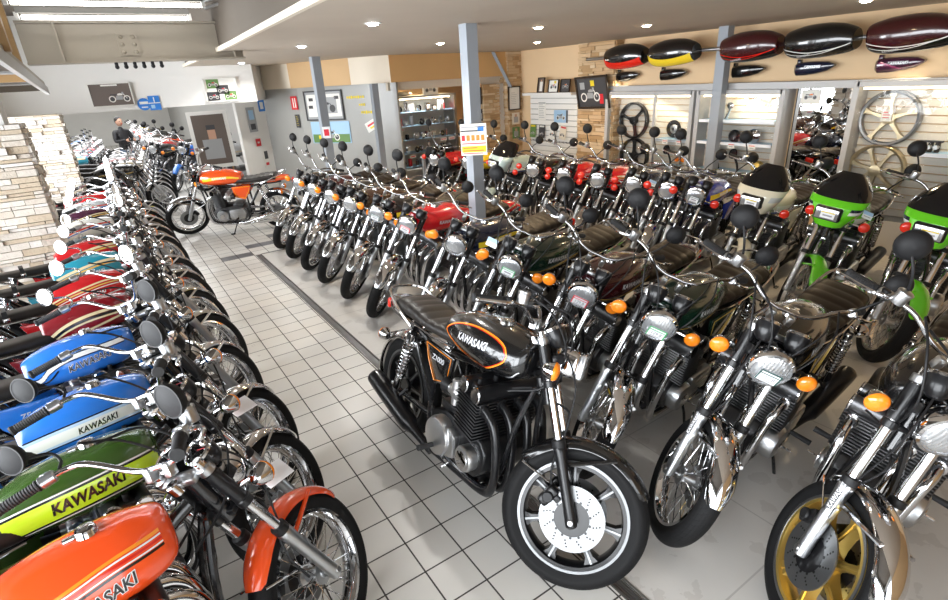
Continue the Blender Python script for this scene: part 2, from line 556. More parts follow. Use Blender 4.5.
def g_disc(big=True, both=True):
    b = MB(); ro = .148 if big else .135
    for sgn in ((-1, 1) if both else (1,)):
        y = sgn * .066
        b.lathe([(ro, y - .003), (ro, y + .003), (.080, y + .003), (.080, y - .003)], (0, 0, 0), (0, 1, 0), 'machined', 56, True)
        b.lathe([(.086, y - .002), (.086, y + .005 * -sgn), (.040, y - .022 * sgn), (.030, y - .022 * sgn)], (0, 0, 0), (0, 1, 0), 'black_metal', 40, False)
        if big:
            for k in range(12):
                a = 2 * PI * k / 12
                for i, rr_ in enumerate((.100, .113, .126)):
                    aa = a + i * .05
                    c = V(math.cos(aa) * rr_, y, math.sin(aa) * rr_); b.cyl(c - V(0, .0036, 0), c + V(0, .0036, 0), .0042, 'plastic', 8)
            for k in range(14):
                a = 2 * PI * k / 14; c = V(math.cos(a) * .084, y, math.sin(a) * .084); b.cyl(c - V(0, .0044, 0), c + V(0, .0044, 0), .0062, 'black_metal', 8)
    return b.mesh('brake_disc')


def fender(R0, a0, a1, hw, drop, m, name, cx, th=.002, nsec=34, lip=True):
    b = MB(); rows = []
    for i in range(nsec + 1):
        a = R(a0 + (a1 - a0) * i / nsec); row = []
        e = min(i, nsec - i) / nsec; wf = 1.0 if not lip else (.55 + .45 * min(1, e * 7) ** .6)
        for j in range(-6, 7):
            s = j / 6; y = hw * wf * math.sin(s * PI / 2); r = R0 - drop * (1 - math.cos(s * PI / 2))
            row.append(cx + V(math.cos(a) * r, y, math.sin(a) * r))
        rows.append(row)
    b.sheet(rows[::-1], m, th)
    if lip:
        for j in (0, -1): b.tube([r[j] for r in rows], .0028, m, 6)
    return b


def g_front_fender(m):
    b = fender(.352, 34, 150, .060, .040, m, 'front_fender', FA)
    for s in (-1, 1):
        b.tube([FA + V(math.cos(R(150)) * .33, s * .06, math.sin(R(150)) * .33), fk(.10, s * .075, 0)], .0045, 'chrome', 6)
        b.tube([FA + V(math.cos(R(70)) * .335, s * .058, math.sin(R(70)) * .335), fk(.24, s * .076, .0)], .010, m, 6)
    return b.mesh('front_fender')


def g_rear_fender(m):
    return fender(.372, 70, 196, .075, .05, m, 'rear_fender', RA).mesh('rear_fender')


def g_fork(s, m='chrome', UP=UP):
    b = MB(); b.tube([fk(.30, s * .098), fk(.665 + UP, s * .098)], .0195, m, 14)
    b.lathe([(.0, 0), (.015, 0), (.0185, .004), (.0185, .02)], fk(.68 + UP, s * .098), -AX, 'chrome', 14)
    return b.mesh('fork_leg')


def g_slider(s, m):
    b = MB()
    o = fk(-.028, s * .098)
    b.lathe([(.0, 0), (.020, 0), (.026, .006), (.027, .02), (.0255, .10), (.0255, .22), (.027, .30), (.030, .33), (.030, .352), (.026, .36), (.0, .36)], o, AX, m, 18)
    b.cyl(fk(0, s * .070), fk(0, s * .128), .014, 'steel', 12, .003)
    b.box(fk(.20, s * .098, .026), (.014, .02, .05), m, Matrix.Rotation(R(-27), 3, 'Y'), .004)
    b.lathe([(.029, .352), (.031, .358), (.031, .385), (.020, .39)], o, AX, 'plastic', 18)
    return b.mesh('fork_slider')


def g_clamp(t, up):
    b = MB(); c = fk(t); rot = Matrix.Rotation(R(-27), 3, 'Y')
    b.box(c - FN * .018, (.055, .15, .026), 'black_metal' if not up else 'alu', rot, .008)
    for s in (-1, 1): b.cyl(fk(t - .017, s * .098), fk(t + .017, s * .098), .029, 'black_metal' if not up else 'alu', 18, .004)
    b.cyl(fk(t - .02, 0, -.055), fk(t + .028, 0, -.055), .022, 'black_metal' if not up else 'chrome', 16, .004)
    return b.mesh('fork_clamp')


def g_ear(s, m):
    b = MB(); b.tube([fk(.46, s * .098), fk(.615, s * .098)], .0265, m, 16)
    b.box(fk(.54, s * .090, .045), (.07, .008, .045), m, Matrix.Rotation(R(-27), 3, 'Y'), .003)
    return b.mesh('headlight_bracket')


HLC = fk(.535, 0, .055) + V(.075, 0, 0); HD = V(1, 0, -.06).normalized()


def g_hl_shell(m):
    return MB().lathe([(0, -.105), (.035, -.103), (.066, -.085), (.084, -.05), (.090, -.015), (.091, 0)], HLC, HD, m, 32).mesh('headlight')


def g_hl_rim():
    return MB().lathe([(.090, -.012), (.0975, -.008), (.0985, .006), (.094, .018), (.084, .022), (.082, .012)], HLC, HD, 'chrome', 40).mesh('headlight_rim')


def g_hl_lens():
    return MB().lathe([(.085, .012), (.078, .020), (.060, .029), (.036, .035), (.015, .037), (0, .0375)], HLC, HD, 'lens', 36).mesh('headlight_lens')


def g_hl_tag(col, num):
    b = MB()
    T = Matrix.Translation(HLC + HD * .0415 + V(0, 0, -.018)) @ Matrix(((0, 0, 1, 0), (1, 0, 0, 0), (0, 1, 0, 0), (0, 0, 0, 1)))   # text faces +x
    b.box((HLC + HD * .040 + V(0, 0, -.018)), (.0015, .098, .058), 'card')
    c = HLC + HD * .0416 + V(0, 0, -.018)
    for y, z, a, e in ((0, .026, .098, .006), (-.046, 0, .006, .058), (.046, 0, .006, .058), (0, .012, .09, .004)): b.box(c + V(0, y, z), (.001, a, e), col)
    b.box(c + V(0, .01, .019), (.001, .03, .008), 'card')
    if num:
        b.text(num, Matrix.Translation(c + V(.001, 0, -.006)) @ T.to_3x3().to_4x4(), .028, 'ink', 0, .02)
    else:
        b.box(c + V(0, 0, -.006), (.001, .05, .012), 'ink')
    b.box(c + V(0, 0, -.023), (.001, .06, .004), 'ink')
    return b.mesh('headlight_price_tag')


def g_signal(s, rear=False, body='chrome'):
    b = MB()
    if rear:
        c = V(-.86, s * .165, .665); b.tube([V(-.83, s * .085, .68), c], .007, 'chrome', 8); d = V(-1, 0, 0)
    else:
        c = fk(.50, s * .215, .045); b.tube([fk(.50, s * .11, .01), fk(.50, s * .15, .03), c], .007, 'chrome', 8); d = V(1, 0, 0)
    b.lathe([(0, -.052), (.016, -.050), (.030, -.036), (.040, -.010), (.042, 0)], c, d, body, 22)
    return b.mesh('turn_signal')


def g_signal_lens(s, rear=False, m='amber'):
    c, d = (V(-.86, s * .165, .665), V(-1, 0, 0)) if rear else (fk(.50, s * .215, .045), V(1, 0, 0))
    return MB().lathe([(.042, 0), (.0425, .006), (.036, .017), (.022, .024), (0, .027)], c, d, m, 22).mesh('signal_lens')


BARS = dict(high=[(.40, 0, 1.0), (.40, .06, 1.0), (.392, .115, 1.02), (.345, .20, 1.095), (.315, .255, 1.11), (.26, .32, 1.10), (.165, .40, 1.08)],
            mid=[(.40, 0, 1.025), (.40, .06, 1.025), (.388, .13, 1.045), (.348, .21, 1.09), (.318, .26, 1.098), (.26, .325, 1.088), (.165, .405, 1.068)],
            low=[(.40, 0, .985), (.40, .06, .985), (.395, .12, 1.0), (.365, .20, 1.045), (.34, .25, 1.055), (.28, .32, 1.05), (.19, .39, 1.035)])


def barpt(kind, s):
    return [V(x, s * y, z - .02) for x, y, z in BARS[kind]]


def g_bar(kind):
    l = barpt(kind, 1); r = barpt(kind, -1)
    b = MB().tube(r[::-1] + l[1:], .0104, 'chrome_dark_reflect' if kind != 'high' else 'chrome', 10, 5)
    for s in (-1, 1): b.box((.40, s * .045, .962), (.035, .03, .05), 'alu', None, .006)
    return b.mesh('handlebar')


def g_grip(kind, s):
    p = barpt(kind, s); a, e = p[-2], p[-1]; d = (e - a).normalized(); L = .118; o = e - d * L
    pr = [(.0, -.004), (.021, -.004), (.021, .0)]
    for k in range(14): pr += [(.0165, .004 + k * .008), (.0185, .007 + k * .008)]
    pr += [(.019, .116), (.021, .119), (.018, .126), (0, .126)]
    return MB().lathe(pr, o, d, 'grip', 16).mesh('handlebar_grip')


def bar_frame(kind, s):
    p = barpt(kind, s); e, a = p[-1], p[-2]; d = (e - a).normalized(); f = V(d.y * s, -d.x * s, 0).normalized()
    return e, d, f


def g_switch(kind, s):
    e, d, f = bar_frame(kind, s); b = MB(); c = e - d * .150
    b.tube([c - d * .026, c - d * .02, c + d * .02, c + d * .026], [.016, .022, .022, .016], 'alu' if kind != 'low' else 'plastic', 12)
    b.box(c + V(0, 0, .012) + f * .01, (.03, .03, .022), 'alu' if kind == 'high' else 'plastic', None, .006)
    b.box(c + f * .024 - d * .01, (.022, .028, .02), 'chrome', None, .006)
    if s < 0:
        q = c - d * .055; b.lathe([(0, -.024), (.024, -.024), (.026, -.02), (.026, .018), (.028, .02), (.028, .028), (.022, .032), (0, .033)], q + f * .03 + V(0, 0, .025), V(0, 0, 1), 'alu', 18)
    return b.mesh('switch_housing')


def g_lever(kind, s):
    e, d, f = bar_frame(kind, s); b = MB()
    pts = [e - d * .165 + f * .022, e - d * .14 + f * .052, e - d * .09 + f * .066, e - d * .03 + f * .062, e + d * .010 + f * .066]
    b.tube(pts, [.008, .0085, .0075, .006, .005], 'chrome', 8, 5); b.ball(pts[-1], .0095, 'chrome', 10, 6)
    return b.mesh('control_lever')


def g_mirror(kind, s, back):
    low, back = back.endswith('_low'), back.split('_')[0]; k = .84 if low else .95
    e, d, f = bar_frame(kind, s); b = MB(); o = e - d * .19 + V(0, 0, .01)
    c = o + (V(-.06, s * .085, .09) if low else V(-.035, s * .085, .185)); q = (c - o)
    b.tube([o, o + V(.02, q.y * .1, q.z * .25), o + V(.02, q.y * .55, q.z * .62), c + V(.02, 0, -.015)], .0055, 'chrome' if back == 'chrome' else 'plastic', 8, 5)
    b.lathe([(x * k, y) for x, y in ((0, -.034), (.03, -.031), (.05, -.020), (.060, -.004), (.061, .006), (.057, .008))], c, V(-1, -s * .15, -.05), back, 26)
    b.lathe([(x * k, y) for x, y in ((.0575, .004), (.0625, .004), (.0625, .009), (.0565, .009))], c, V(-1, -s * .15, -.05), 'chrome' if back == 'chrome' else 'plastic', 26, True)
    return b.mesh('rear_view_mirror')


def g_mirror_glass(kind, s, back):
    e, d, f = bar_frame(kind, s); c = e - d * .19 + V(0, 0, .01) + (V(-.06, s * .085, .09) if back.endswith('_low') else V(-.035, s * .085, .185)); k = .84 if back.endswith('_low') else .95
    return MB().lathe([(.0575 * k, .006), (.03 * k, .0075), (0, .008)], c, V(-1, -s * .15, -.05), 'mirror', 26).mesh('mirror_glass')


GD = V(-.62, 0, .78).normalized()


def g_gauge(s):
    c = fk(.66, s * .072, .055)
    b = MB().lathe([(0, -.068), (.022, -.066), (.042, -.045), (.049, -.01), (.050, .018)], c, GD, 'black_metal', 26)
    b.lathe([(.050, .014), (.0545, .016), (.0545, .026), (.049, .030), (.047, .024)], c, GD, 'chrome', 26)
    return b.mesh('gauge')


def g_gauge_face(s):
    c = fk(.66, s * .072, .055)
    b = MB().lathe([(.048, .022), (0, .022)], c, GD, 'plastic', 26)
    u, w, d = basis(GD)
    for k in range(9):
        a = R(-40 + k * 32.5); q = c + GD * .0225 + (u * math.cos(a) + w * math.sin(a)) * .038; b.ball(q, .0028, 'card', 6, 4)
    b.tube([c + GD * .023, c + GD * .023 + u * .034], .0015, 'tag_red', 5)
    return b.mesh('gauge_dial')


def g_cable():
    b = MB()
    for s in (-1, 1):
        b.tube([V(.30, s * .20, 1.07), V(.43, s * .19, 1.02), V(.52, s * .13, .90), V(.46, s * .07, .76), V(.30, s * .05, .70)], .0042, 'plastic', 6, 6)
        b.tube([V(.33, s * .17, 1.05), V(.47, s * .12, 1.03), V(.53, s * .05, .92), V(.50, s * .03, .75)], .004, 'plastic', 6, 6)
    b.tube([V(.46, -.07, .95), V(.60, -.11, .80), V(.62, -.085, .55), fk(.04, -.062)], .004, 'plastic', 6, 6)
    b.tube([V(.50, -.03, .72), fk(.38, -.06, .03), fk(.22, -.075, -.06), fk(.10, -.08, -.07)], .0045, 'plastic', 6, 6)
    return b.mesh('control_cable')


def g_caliper(s):
    b = MB(); c = fk(.115, s * .074, -.085)
    rot = Matrix.Rotation(R(30), 3, 'Y')
    b.box(c, (.052, .062, .098), 'black_metal', rot, .012, 3)
    b.cyl(c + V(0, s * .02, 0), c + V(0, s * .045, 0), .026, 'plastic', 18, .005)
    b.box(c + V(.03, 0, .0), (.055, .02, .03), 'black_metal', rot, .006)
    return b.mesh('brake_caliper')


TANK = [(.407, .045, .780, .860), (.400, .078, .752, .880), (.378, .108, .732, .891), (.33, .130, .714, .900), (.25, .147, .703, .909), (.14, .150, .698, .911), (.04, .141, .698, .907),
        (-.06, .122, .702, .894), (-.13, .106, .708, .874), (-.172, .096, .715, .857), (-.188, .088, .722, .846)]


def super_ring(x, hw, zb, zt, n=2.5, k=28, low=.0):
    zc = zb + (zt - zb) * (.42 - low); out = []
    for j in range(k):
        a = 2 * PI * j / k; c, s = math.cos(a), math.sin(a)
        y = hw * math.copysign(abs(c) ** (2 / n), c)
        z = (zt - zc if s > 0 else zc - zb) * math.copysign(abs(s) ** (2 / (n if s < 0 else n * .86)), s)
        out.append(V(x, y, zc + z))
    return out


def tank_rings():
    return [super_ring(*r) for r in lerp_table(TANK, 4)]


_tb = MB().loft(tank_rings(), 'p_black')
TANK_BVH = BVHTree.FromPolygons([Vector(v) for v in _tb.v], _tb.f)


def on_tank(x, z, s, off=.0016):
    for k in range(12):
        h = TANK_BVH.ray_cast(V(x, s * .6, z), V(0, -s, 0))
        if h[0] is not None:
            n = h[1] if h[1].y * s > 0 else -h[1]
            return h[0] + n * off
        x *= .985; z = .80 + (z - .80) * .97
    return V(x, 0, z)


def strip(b, pts, w, m, s, across=2, off=.0016, sm=6):
    p2 = catmull([V(x, 0, z) for x, z in pts], sm); rows = []
    for i, p in enumerate(p2):
        d = (p2[min(i + 1, len(p2) - 1)] - p2[max(i - 1, 0)]).normalized(); nn = V(-d.z, 0, d.x)
        ww = w[0] + (w[1] - w[0]) * i / (len(p2) - 1) if isinstance(w, tuple) else w
        rows.append([on_tank(*( (p + nn * ww * (j / across - .5)).xz ), s, off) for j in range(across + 1)])
    n = across + 1
    b.add([q for r in rows for q in r], [(i * n + j, i * n + j + 1, (i + 1) * n + j + 1, (i + 1) * n + j) for i in range(len(rows) - 1) for j in range(across)], m)


def tank_text(b, string, x, z, h, ang, m, s, shear=.25, off=.0030, bold=.02, squash=1.0):
    vs, fs = text_geo(string, shear, bold); out = []
    ca, sa = math.cos(R(ang)), math.sin(R(ang))
    for px, py in vs:
        px, py = px * h * squash, py * h
        if s > 0: qx, qz = px * ca + py * sa * 1, 0
        u = px * ca - py * sa; w = px * sa + py * ca
        if s < 0: out.append(on_tank(x + u, z + w, s, off))
        else:
            u = px * ca + py * sa; w = -px * sa + py * ca
            out.append(on_tank(x - u, z + w, s, off))
    b.add(out, fs, m)


def lines(b, s, pts, spec):
    """parallel stripes: spec is (offset in z, width, material)"""
    for dz, w, m in spec: strip(b, [(x, z + dz) for x, z in pts], w, m, s)


def tank_design(b, name, s):
    up = [(-.165, .768), (-.05, .800), (.10, .828), (.22, .842), (.355, .842)]
    mid = [(-.175, .770), (-.05, .785), (.10, .796), (.24, .800), (.385, .795)]
    if name == 'orange':
        lines(b, s, up, ((.022, .007, 's_orange'), (.013, .004, 's_white'), (.004, .006, 's_red'), (-.006, .004, 's_white'), (-.014, .007, 's_black')))
        tank_text(b, 'KAWASAKI', .12, .776, .050, 8, 's_white', s, bold=.07, off=.0022); tank_text(b, 'KAWASAKI', .12, .776, .050, 8, 's_black', s)
    elif name == 'green':
        strip(b, mid, .066, 's_lime', s, 6)
        lines(b, s, mid, ((.036, .006, 's_black'), (.043, .005, 's_white'), (-.036, .006, 's_black'), (-.043, .005, 's_white')))
        tank_text(b, 'KAWASAKI', .11, .797, .052, 4, 's_black', s, bold=.035)
    elif name == 'blue_wing':
        lines(b, s, [(-.17, .752), (-.12, .760), (-.06, .800), (.06, .832), (.34, .846)], ((.0, .020, 's_white'), (.013, .004, 's_black'), (-.013, .004, 's_black')))
        strip(b, [(-.16, .735), (-.09, .745), (-.03, .785)], .008, 's_black', s)
        tank_text(b, 'KAWASAKI', .13, .790, .046, 7, 's_silver', s, bold=.05, off=.0022); tank_text(b, 'KAWASAKI', .13, .790, .046, 7, 's_black', s, bold=.0)
    elif name == 'blue_band':
        strip(b, mid, .060, 's_sky', s, 6); strip(b, mid, .040, 's_white', s, 4, .0024)
        lines(b, s, mid, ((.033, .005, 's_black'), (-.033, .005, 's_black')))
        tank_text(b, 'KAWASAKI', .12, .792, .034, 4, 's_black', s, off=.0034)
    elif name == 'dkred':
        lines(b, s, [(-.17, .745), (-.05, .80), (.10, .83), (.34, .84)], ((.0, .016, 's_cream'), (-.018, .014, 's_black'), (-.032, .010, 's_cream')))
        strip(b, [(-.15, .728), (.05, .745), (.32, .79)], .012, 's_cream', s)
    elif name == 'red':
        lines(b, s, up, ((.008, .010, 's_cream'), (-.010, .008, 's_gold'), (-.026, .005, 's_white')))
        strip(b, [(-.15, .735), (.05, .742), (.34, .77)], .008, 's_white', s)
        tank_text(b, 'KAWASAKI', .12, .776, .034, 6, 's_white', s)
    elif name == 'teal':
        lines(b, s, up, ((.006, .018, 's_cream'), (-.016, .012, 's_gold')))
        tank_text(b, 'KAWASAKI', .12, .772, .036, 6, 's_white', s)
    elif name == 'white':
        lines(b, s, up, ((.0, .012, 's_red'), (-.02, .010, 's_blue')))
    elif name == 'loop':       # black tank with an orange pinstripe loop
        loop = [(.335, .83), (.30, .862), (.22, .878), (.08, .876), (-.06, .845), (-.155, .792), (-.12, .765), (.02, .742), (.16, .728), (.20, .727), (.27, .76), (.325, .80), (.335, .83)]
        strip(b, loop, .0055, 's_orange', s, 1, .0018, 5); strip(b, [((x - .1) * .97 + .1, (z - .80) * .95 + .80) for x, z in loop], .003, 's_red', s, 1, .0018, 5)
        tank_text(b, 'KAWASAKI', .10, .815, .046, 6, 's_silver', s, bold=.03)
        strip(b, [(.39, .775), (.34, .735), (.24, .712), (.10, .708)], .004, 's_silver', s, 1)
    elif name in ('pin', 'pin_green', 'pin_red'):
        c = {'pin': 's_gold', 'pin_green': 's_gold', 'pin_red': 's_red'}[name]
        lines(b, s, [(-.165, .762), (-.05, .772), (.10, .765), (.26, .752), (.36, .765)], ((.0, .006, c), (-.014, .004, 's_green' if name == 'pin_green' else c)))
        tank_text(b, 'KAWASAKI', .12, .806, .040, 4, 's_silver', s, bold=.02)
    elif name == 'swoosh':     # candy tank with a yellow flash
        strip(b, [(-.16, .790), (-.02, .815), (.14, .815), (.33, .80)], (.020, .045), 's_yellow', s, 4)
        tank_text(b, 'KAWASAKI', .10, .812, .038, 0, 's_white', s, bold=.03, off=.0034)
    elif name == 'two_tone':   # lower flank in a second colour, pinstripes between
        pass
    elif name == 'race':
        strip(b, [(-.17, .762), (.10, .772), (.38, .785)], (.016, .05), 's_white', s, 5); strip(b, [(-.17, .742), (.10, .742), (.36, .745)], (.01, .02), 's_blue', s, 3)


def g_tank(body, design, flank=None, line='s_white'):
    b = MB().loft(tank_rings(), body)
    for s in (-1, 1):
        if design.startswith('flank'):
            p = [(.392, .800), (.30, .785), (.16, .765), (.0, .765), (-.12, .775), (-.175, .785)]
            if design == 'flank_wide': strip(b, [(.400, .795), (.30, .765), (.16, .748), (.0, .745), (-.12, .752), (-.178, .762)], .085, flank, s, 9, .0014); continue
            if flank: strip(b, [(x, z - .030 - .012 * (x > -.1)) for x, z in p], .058, flank, s, 7, .0014)
            strip(b, p, .006, line, s, 1, .0024)
            strip(b, [(.36, .768), (.25, .752), (.08, .748), (-.08, .768), (-.165, .782)], .0045, line, s, 1, .0024)
            tank_text(b, 'KAWASAKI', .20, .745, .024, -6, 's_silver', s, off=.003)
        else:
            tank_design(b, design, s)
    return b.mesh('fuel_tank')


def g_cap():
    b = MB(); c = V(.17, 0, .905)
    b.lathe([(0, .026), (.020, .026), (.030, .022), (.034, .012), (.036, .004), (.040, -.006)], c, (0, 0, 1), 'chrome', 22)
    b.box(c + V(-.045, 0, .008), (.05, .022, .012), 'chrome', None, .004)
    return b.mesh('filler_cap')


def g_seat(kind, m):
    b = MB(); rings = []; N = 66
    for i in range(N + 1):
        t = i / N; x = -.105 - t * .70
        up = .012 * (abs(math.sin((t - .08) * 26)) ** .6) if (.08 < t < .94 and kind != 'plain') else 0
        step = .028 * (1 / (1 + math.exp(-(t - .55) * 22))) if kind == 'stepped' else .012 * t
        e = max(0, 1 - (t / .06)) ** 2 if t < .06 else (max(0, (t - .95) / .05) ** 2 if t > .95 else 0)
        zt = .812 + step + up * .5 - e * .045 - .012 * math.sin(t * PI); zb = .722 + .020 * t
        hw = (.098 + .034 * math.sin(min(1, t * 1.6) * PI / 2) - .012 * max(0, t - .6)) * (1 - .18 * e) + up * .15
        ring = []
        for j in range(24):
            a = 2 * PI * j / 24; c, s = math.cos(a), math.sin(a)
            ring.append(V(x, hw * math.copysign(abs(c) ** .62, c), (zt + zb) / 2 + (zt - zb) / 2 * math.copysign(abs(s) ** .62, s)))
        rings.append(ring)
    b.loft(rings, m)
    return b.mesh('seat', ang=50)


def g_seat_trim():
    b = MB()
    for s in (-1, 1):
        b.tube([V(-.13, s * .118, .735), V(-.30, s * .137, .735), (V(-.55, s * .137, .742)), V(-.79, s * .122, .748)], .006, 'chrome', 6, 5)
    return b.mesh('seat_trim')


def g_strap():
    b = MB(); rows = []
    for x in (-.425, -.455):
        rows.append([V(x, y, z) for y, z in ((-.143, .745), (-.143, .80), (-.128, .824), (-.07, .834), (0, .836), (.07, .834), (.128, .824), (.143, .80), (.143, .745))])
    b.sheet(rows, 'plastic', .004)
    for s in (-1, 1): b.box((-.44, s * .145, .765), (.040, .008, .030), 'chrome', None, .003)
    return b.mesh('passenger_strap')


def g_tail(m, num=None, pin=None):
    b = MB()
    b.loft([super_ring(x, hw, zb, zt, 3.2, 24) for x, hw, zb, zt in lerp_table([(-.66, .128, .715, .762), (-.74, .130, .712, .792), (-.80, .126, .715, .806), (-.88, .105, .722, .806), (-.96, .078, .735, .798), (-1.0, .060, .745, .788)], 4)], m)
    if num:
        for s in (-1, 1):
            T = Matrix.Translation(V(-.76, s * .1335, .752)) @ Matrix(((-s, 0, 0, 0), (0, 0, s, 0), (0, 1, 0, 0), (0, 0, 0, 1)))
            b.text(num, T, .050, 's_white', .25, .02)
    if pin:
        for s in (-1, 1): b.tube([V(-.68, s * .130, .77), V(-.80, s * .127, .79), V(-.95, s * .078, .785)], .0022, pin, 5, 4)
    return b.mesh('tail_cowl')


def g_tail_light():
    b = MB(); b.box((-1.015, 0, .715), (.06, .10, .055), 'chrome', None, .01); return b.mesh('tail_light')


def g_tail_lens():
    return MB().box((-1.05, 0, .715), (.03, .115, .068), 'redlens', None, .012, 3).mesh('tail_light_lens')


def g_grab():
    return MB().tube([V(-.56, .15, .72), V(-.70, .155, .775), V(-.88, .135, .84), V(-.95, .08, .855), V(-.965, 0, .858), V(-.95, -.08, .855), V(-.88, -.135, .84), V(-.70, -.155, .775), V(-.56, -.15, .72)], .0085, 'chrome', 8, 6).mesh('grab_rail')


def g_cover(s, m, num=None, pin=None):
    b = MB(); y = s * .142
    poly = [(-.09, .690), (-.40, .705), (-.36, .60), (-.27, .475), (-.12, .52)]
    b.prism(poly, s * .120, y, m, .007)
    if pin:
        cx, cz = -.25, .61; pts = [V(cx + (x - cx) * .84, y + s * .001, cz + (z - cz) * .84) for x, z in poly]
        b.tube(pts, .0028, pin, 5, closed=True)
    T = Matrix.Translation(V(-.245, y + s * .002, .63)) @ Matrix(((-s, 0, 0, 0), (0, 0, s, 0), (0, 1, 0, 0), (0, 0, 0, 1)))
    if num: b.text(num, T, .046, 's_silver', .25, .02)
    return b.mesh('side_cover')


def g_frame():
    b = MB()
    b.tube([V(.40, 0, .80), V(.20, 0, .72), V(-.10, 0, .68), V(-.30, 0, .66)], .022, 'frame_black', 10, 4)
    b.tube([fk(.44, 0, -.055), fk(.63, 0, -.055)], .030, 'frame_black', 14)
    for s in (-1, 1):
        b.tube([V(.43, s * .03, .74), V(.385, s * .07, .58), V(.35, s * .11, .34), V(.27, s * .125, .215), V(.0, s * .13, .20), V(-.22, s * .13, .22), V(-.30, s * .125, .36), V(-.30, s * .11, .62), V(-.42, s * .11, .70), V(-.88, s * .10, .735)], .0145, 'frame_black', 8, 5)
        b.tube([V(-.27, s * .125, .40), V(-.45, s * .13, .60), V(-.56, s * .12, .715)], .011, 'frame_black', 8, 4)
        b.box((-.26, s * .13, .36), (.06, .012, .12), 'frame_black', None, .005)
        b.tube([V(-.56, s * .12, .72), V(-.52, s * .165, .70)], .012, 'frame_black', 8)
    return b.mesh('frame')


def g_swing():
    b = MB()
    for s in (-1, 1):
        b.tube([V(-.25, s * .10, .355), V(-.42, s * .115, .345), V(-.77, s * .115, .325)], .019, 'frame_black', 10, 3)
        b.box((-.755, s * .115, .325), (.09, .016, .05), 'alu', None, .005)
    b.tube([V(-.25, -.12, .355), V(-.25, .12, .355)], .024, 'frame_black', 12)
    return b.mesh('swingarm')


def g_shock(s):
    b = MB(); a, e = V(-.52, s * .165, .695), V(-.68, s * .150, .345)
    d = (e - a).normalized()
    b.cyl(a - d * .015, a + d * .03, .022, 'chrome', 14, .004); b.tube([a, e], .012, 'steel', 10); b.cyl(a + d * .24, e - d * .02, .026, 'chrome', 14, .004)
    for p in (a, e): b.cyl(p - V(0, .022, 0), p + V(0, .022, 0), .017, 'plastic', 12, .003)
    return b.mesh('shock_absorber')


def g_spring(s, m='chrome'):
    a, e = V(-.52, s * .165, .695), V(-.68, s * .150, .345); u, w, d = basis(e - a); pts = []
    for k in range(131):
        t = k / 130; an = t * 2 * PI * 10.5; pts.append(a + d * (.03 + t * .235) + (u * math.cos(an) + w * math.sin(an)) * .030)
    return MB().tube(pts, .0048, m, 6).mesh('shock_spring')


def g_crank(m):
    b = MB()
    b.prism([(.26, .30), (.20, .235), (.06, .215), (-.20, .225), (-.27, .30), (-.25, .42), (-.10, .475), (.22, .46), (.27, .40)], -.145, .145, m, .015)
    b.box((.06, 0, .205), (.26, .20, .07), m, None, .02)
    for k in range(5): b.box((-.02 + k * .055, 0, .172), (.018, .18, .012), m, None, .003)
    b.box((-.12, 0, .48), (.16, .24, .05), m, None, .012)
    return b.mesh('crankcase')


def g_ecover(k, m):
    b = MB()
    if k == 0:      # alternator, left front
        b.lathe([(.098, 0), (.098, .05), (.088, .075), (.060, .084), (0, .086)], (.13, .14, .335), (0, 1, 0), m, 32)
        b.lathe([(.040, .084), (.034, .090), (0, .091)], (.13, .14, .335), (0, 1, 0), 'chrome', 24)
    elif k == 1:    # clutch, right rear
        b.lathe([(.112, 0), (.112, .045), (.104, .066), (.075, .074), (.03, .076), (0, .076)], (-.10, -.14, .335), (0, -1, 0), m, 32)
        for j in range(7):
            a = 2 * PI * j / 7; p = V(-.10 + .104 * math.cos(a), -.14, .335 + .104 * math.sin(a)); b.cyl(p, p + V(0, -.058, 0), .007, 'steel', 8)
        b.prism([(-.02, .43), (.05, .40), (.05, .27), (-.04, .24)], -.14, -.19, m, .012)
    elif k == 2:    # points cover, right front
        b.lathe([(.070, 0), (.070, .05), (.064, .062), (.046, .066), (0, .067)], (.155, -.14, .335), (0, -1, 0), m, 28)
        b.lathe([(.048, .064), (.048, .070), (.030, .073), (0, .074)], (.155, -.14, .335), (0, -1, 0), 'chrome', 24)
    else:           # sprocket cover, left rear
        b.prism([(.02, .42), (-.20, .43), (-.25, .36), (-.20, .26), (.0, .25), (.03, .30)], .14, .195, m, .014)
        for j in range(4): b.box((-.10, .197, .29 + j * .035), (.15, .006, .008), m, None, .002)
    return b.mesh('engine_cover')


ET = Matrix.Translation(V(.13, 0, .46)) @ Matrix.Rotation(R(8), 4, 'Y')


def finned(m, z0, z1, n, hx, hy, core, edge):
    b = MB()
    b.box(ET @ V(0, 0, (z0 + z1) / 2), (hx * 2 * core, hy * 2 * core, z1 - z0), m, ET.to_3x3())
    for k in range(n):
        z = z0 + (z1 - z0) * (k + .5) / n
        b.box(ET @ V(0, 0, z), (hx * 2, hy * 2, (z1 - z0) / n * .36), edge, ET.to_3x3(), .0025, 1)
    return b


def g_block(m, edge):
    return finned(m, 0, .125, 8, .088, .205, .86, edge).mesh('cylinder_block')


def g_head(m, edge):
    b = finned(m, .128, .185, 4, .092, .212, .88, edge)
    for sx in (-1, 1):
        b.cyl(ET @ V(sx * .052, -.205, .205), ET @ V(sx * .052, .205, .205), .034, m, 18, .006)
        for s in (-1, 1): b.cyl(ET @ V(sx * .052, s * .198, .205), ET @ V(sx * .052, s * .212, .205), .036, 'chrome', 18, .004)
    b.box(ET @ V(0, 0, .205), (.07, .36, .045), m, ET.to_3x3(), .01)
    for y in (-.15, -.05, .05, .15): b.cyl(ET @ V(0, y, .21), ET @ V(0, y, .25), .012, 'plastic', 10)
    return b.mesh('cylinder_head')


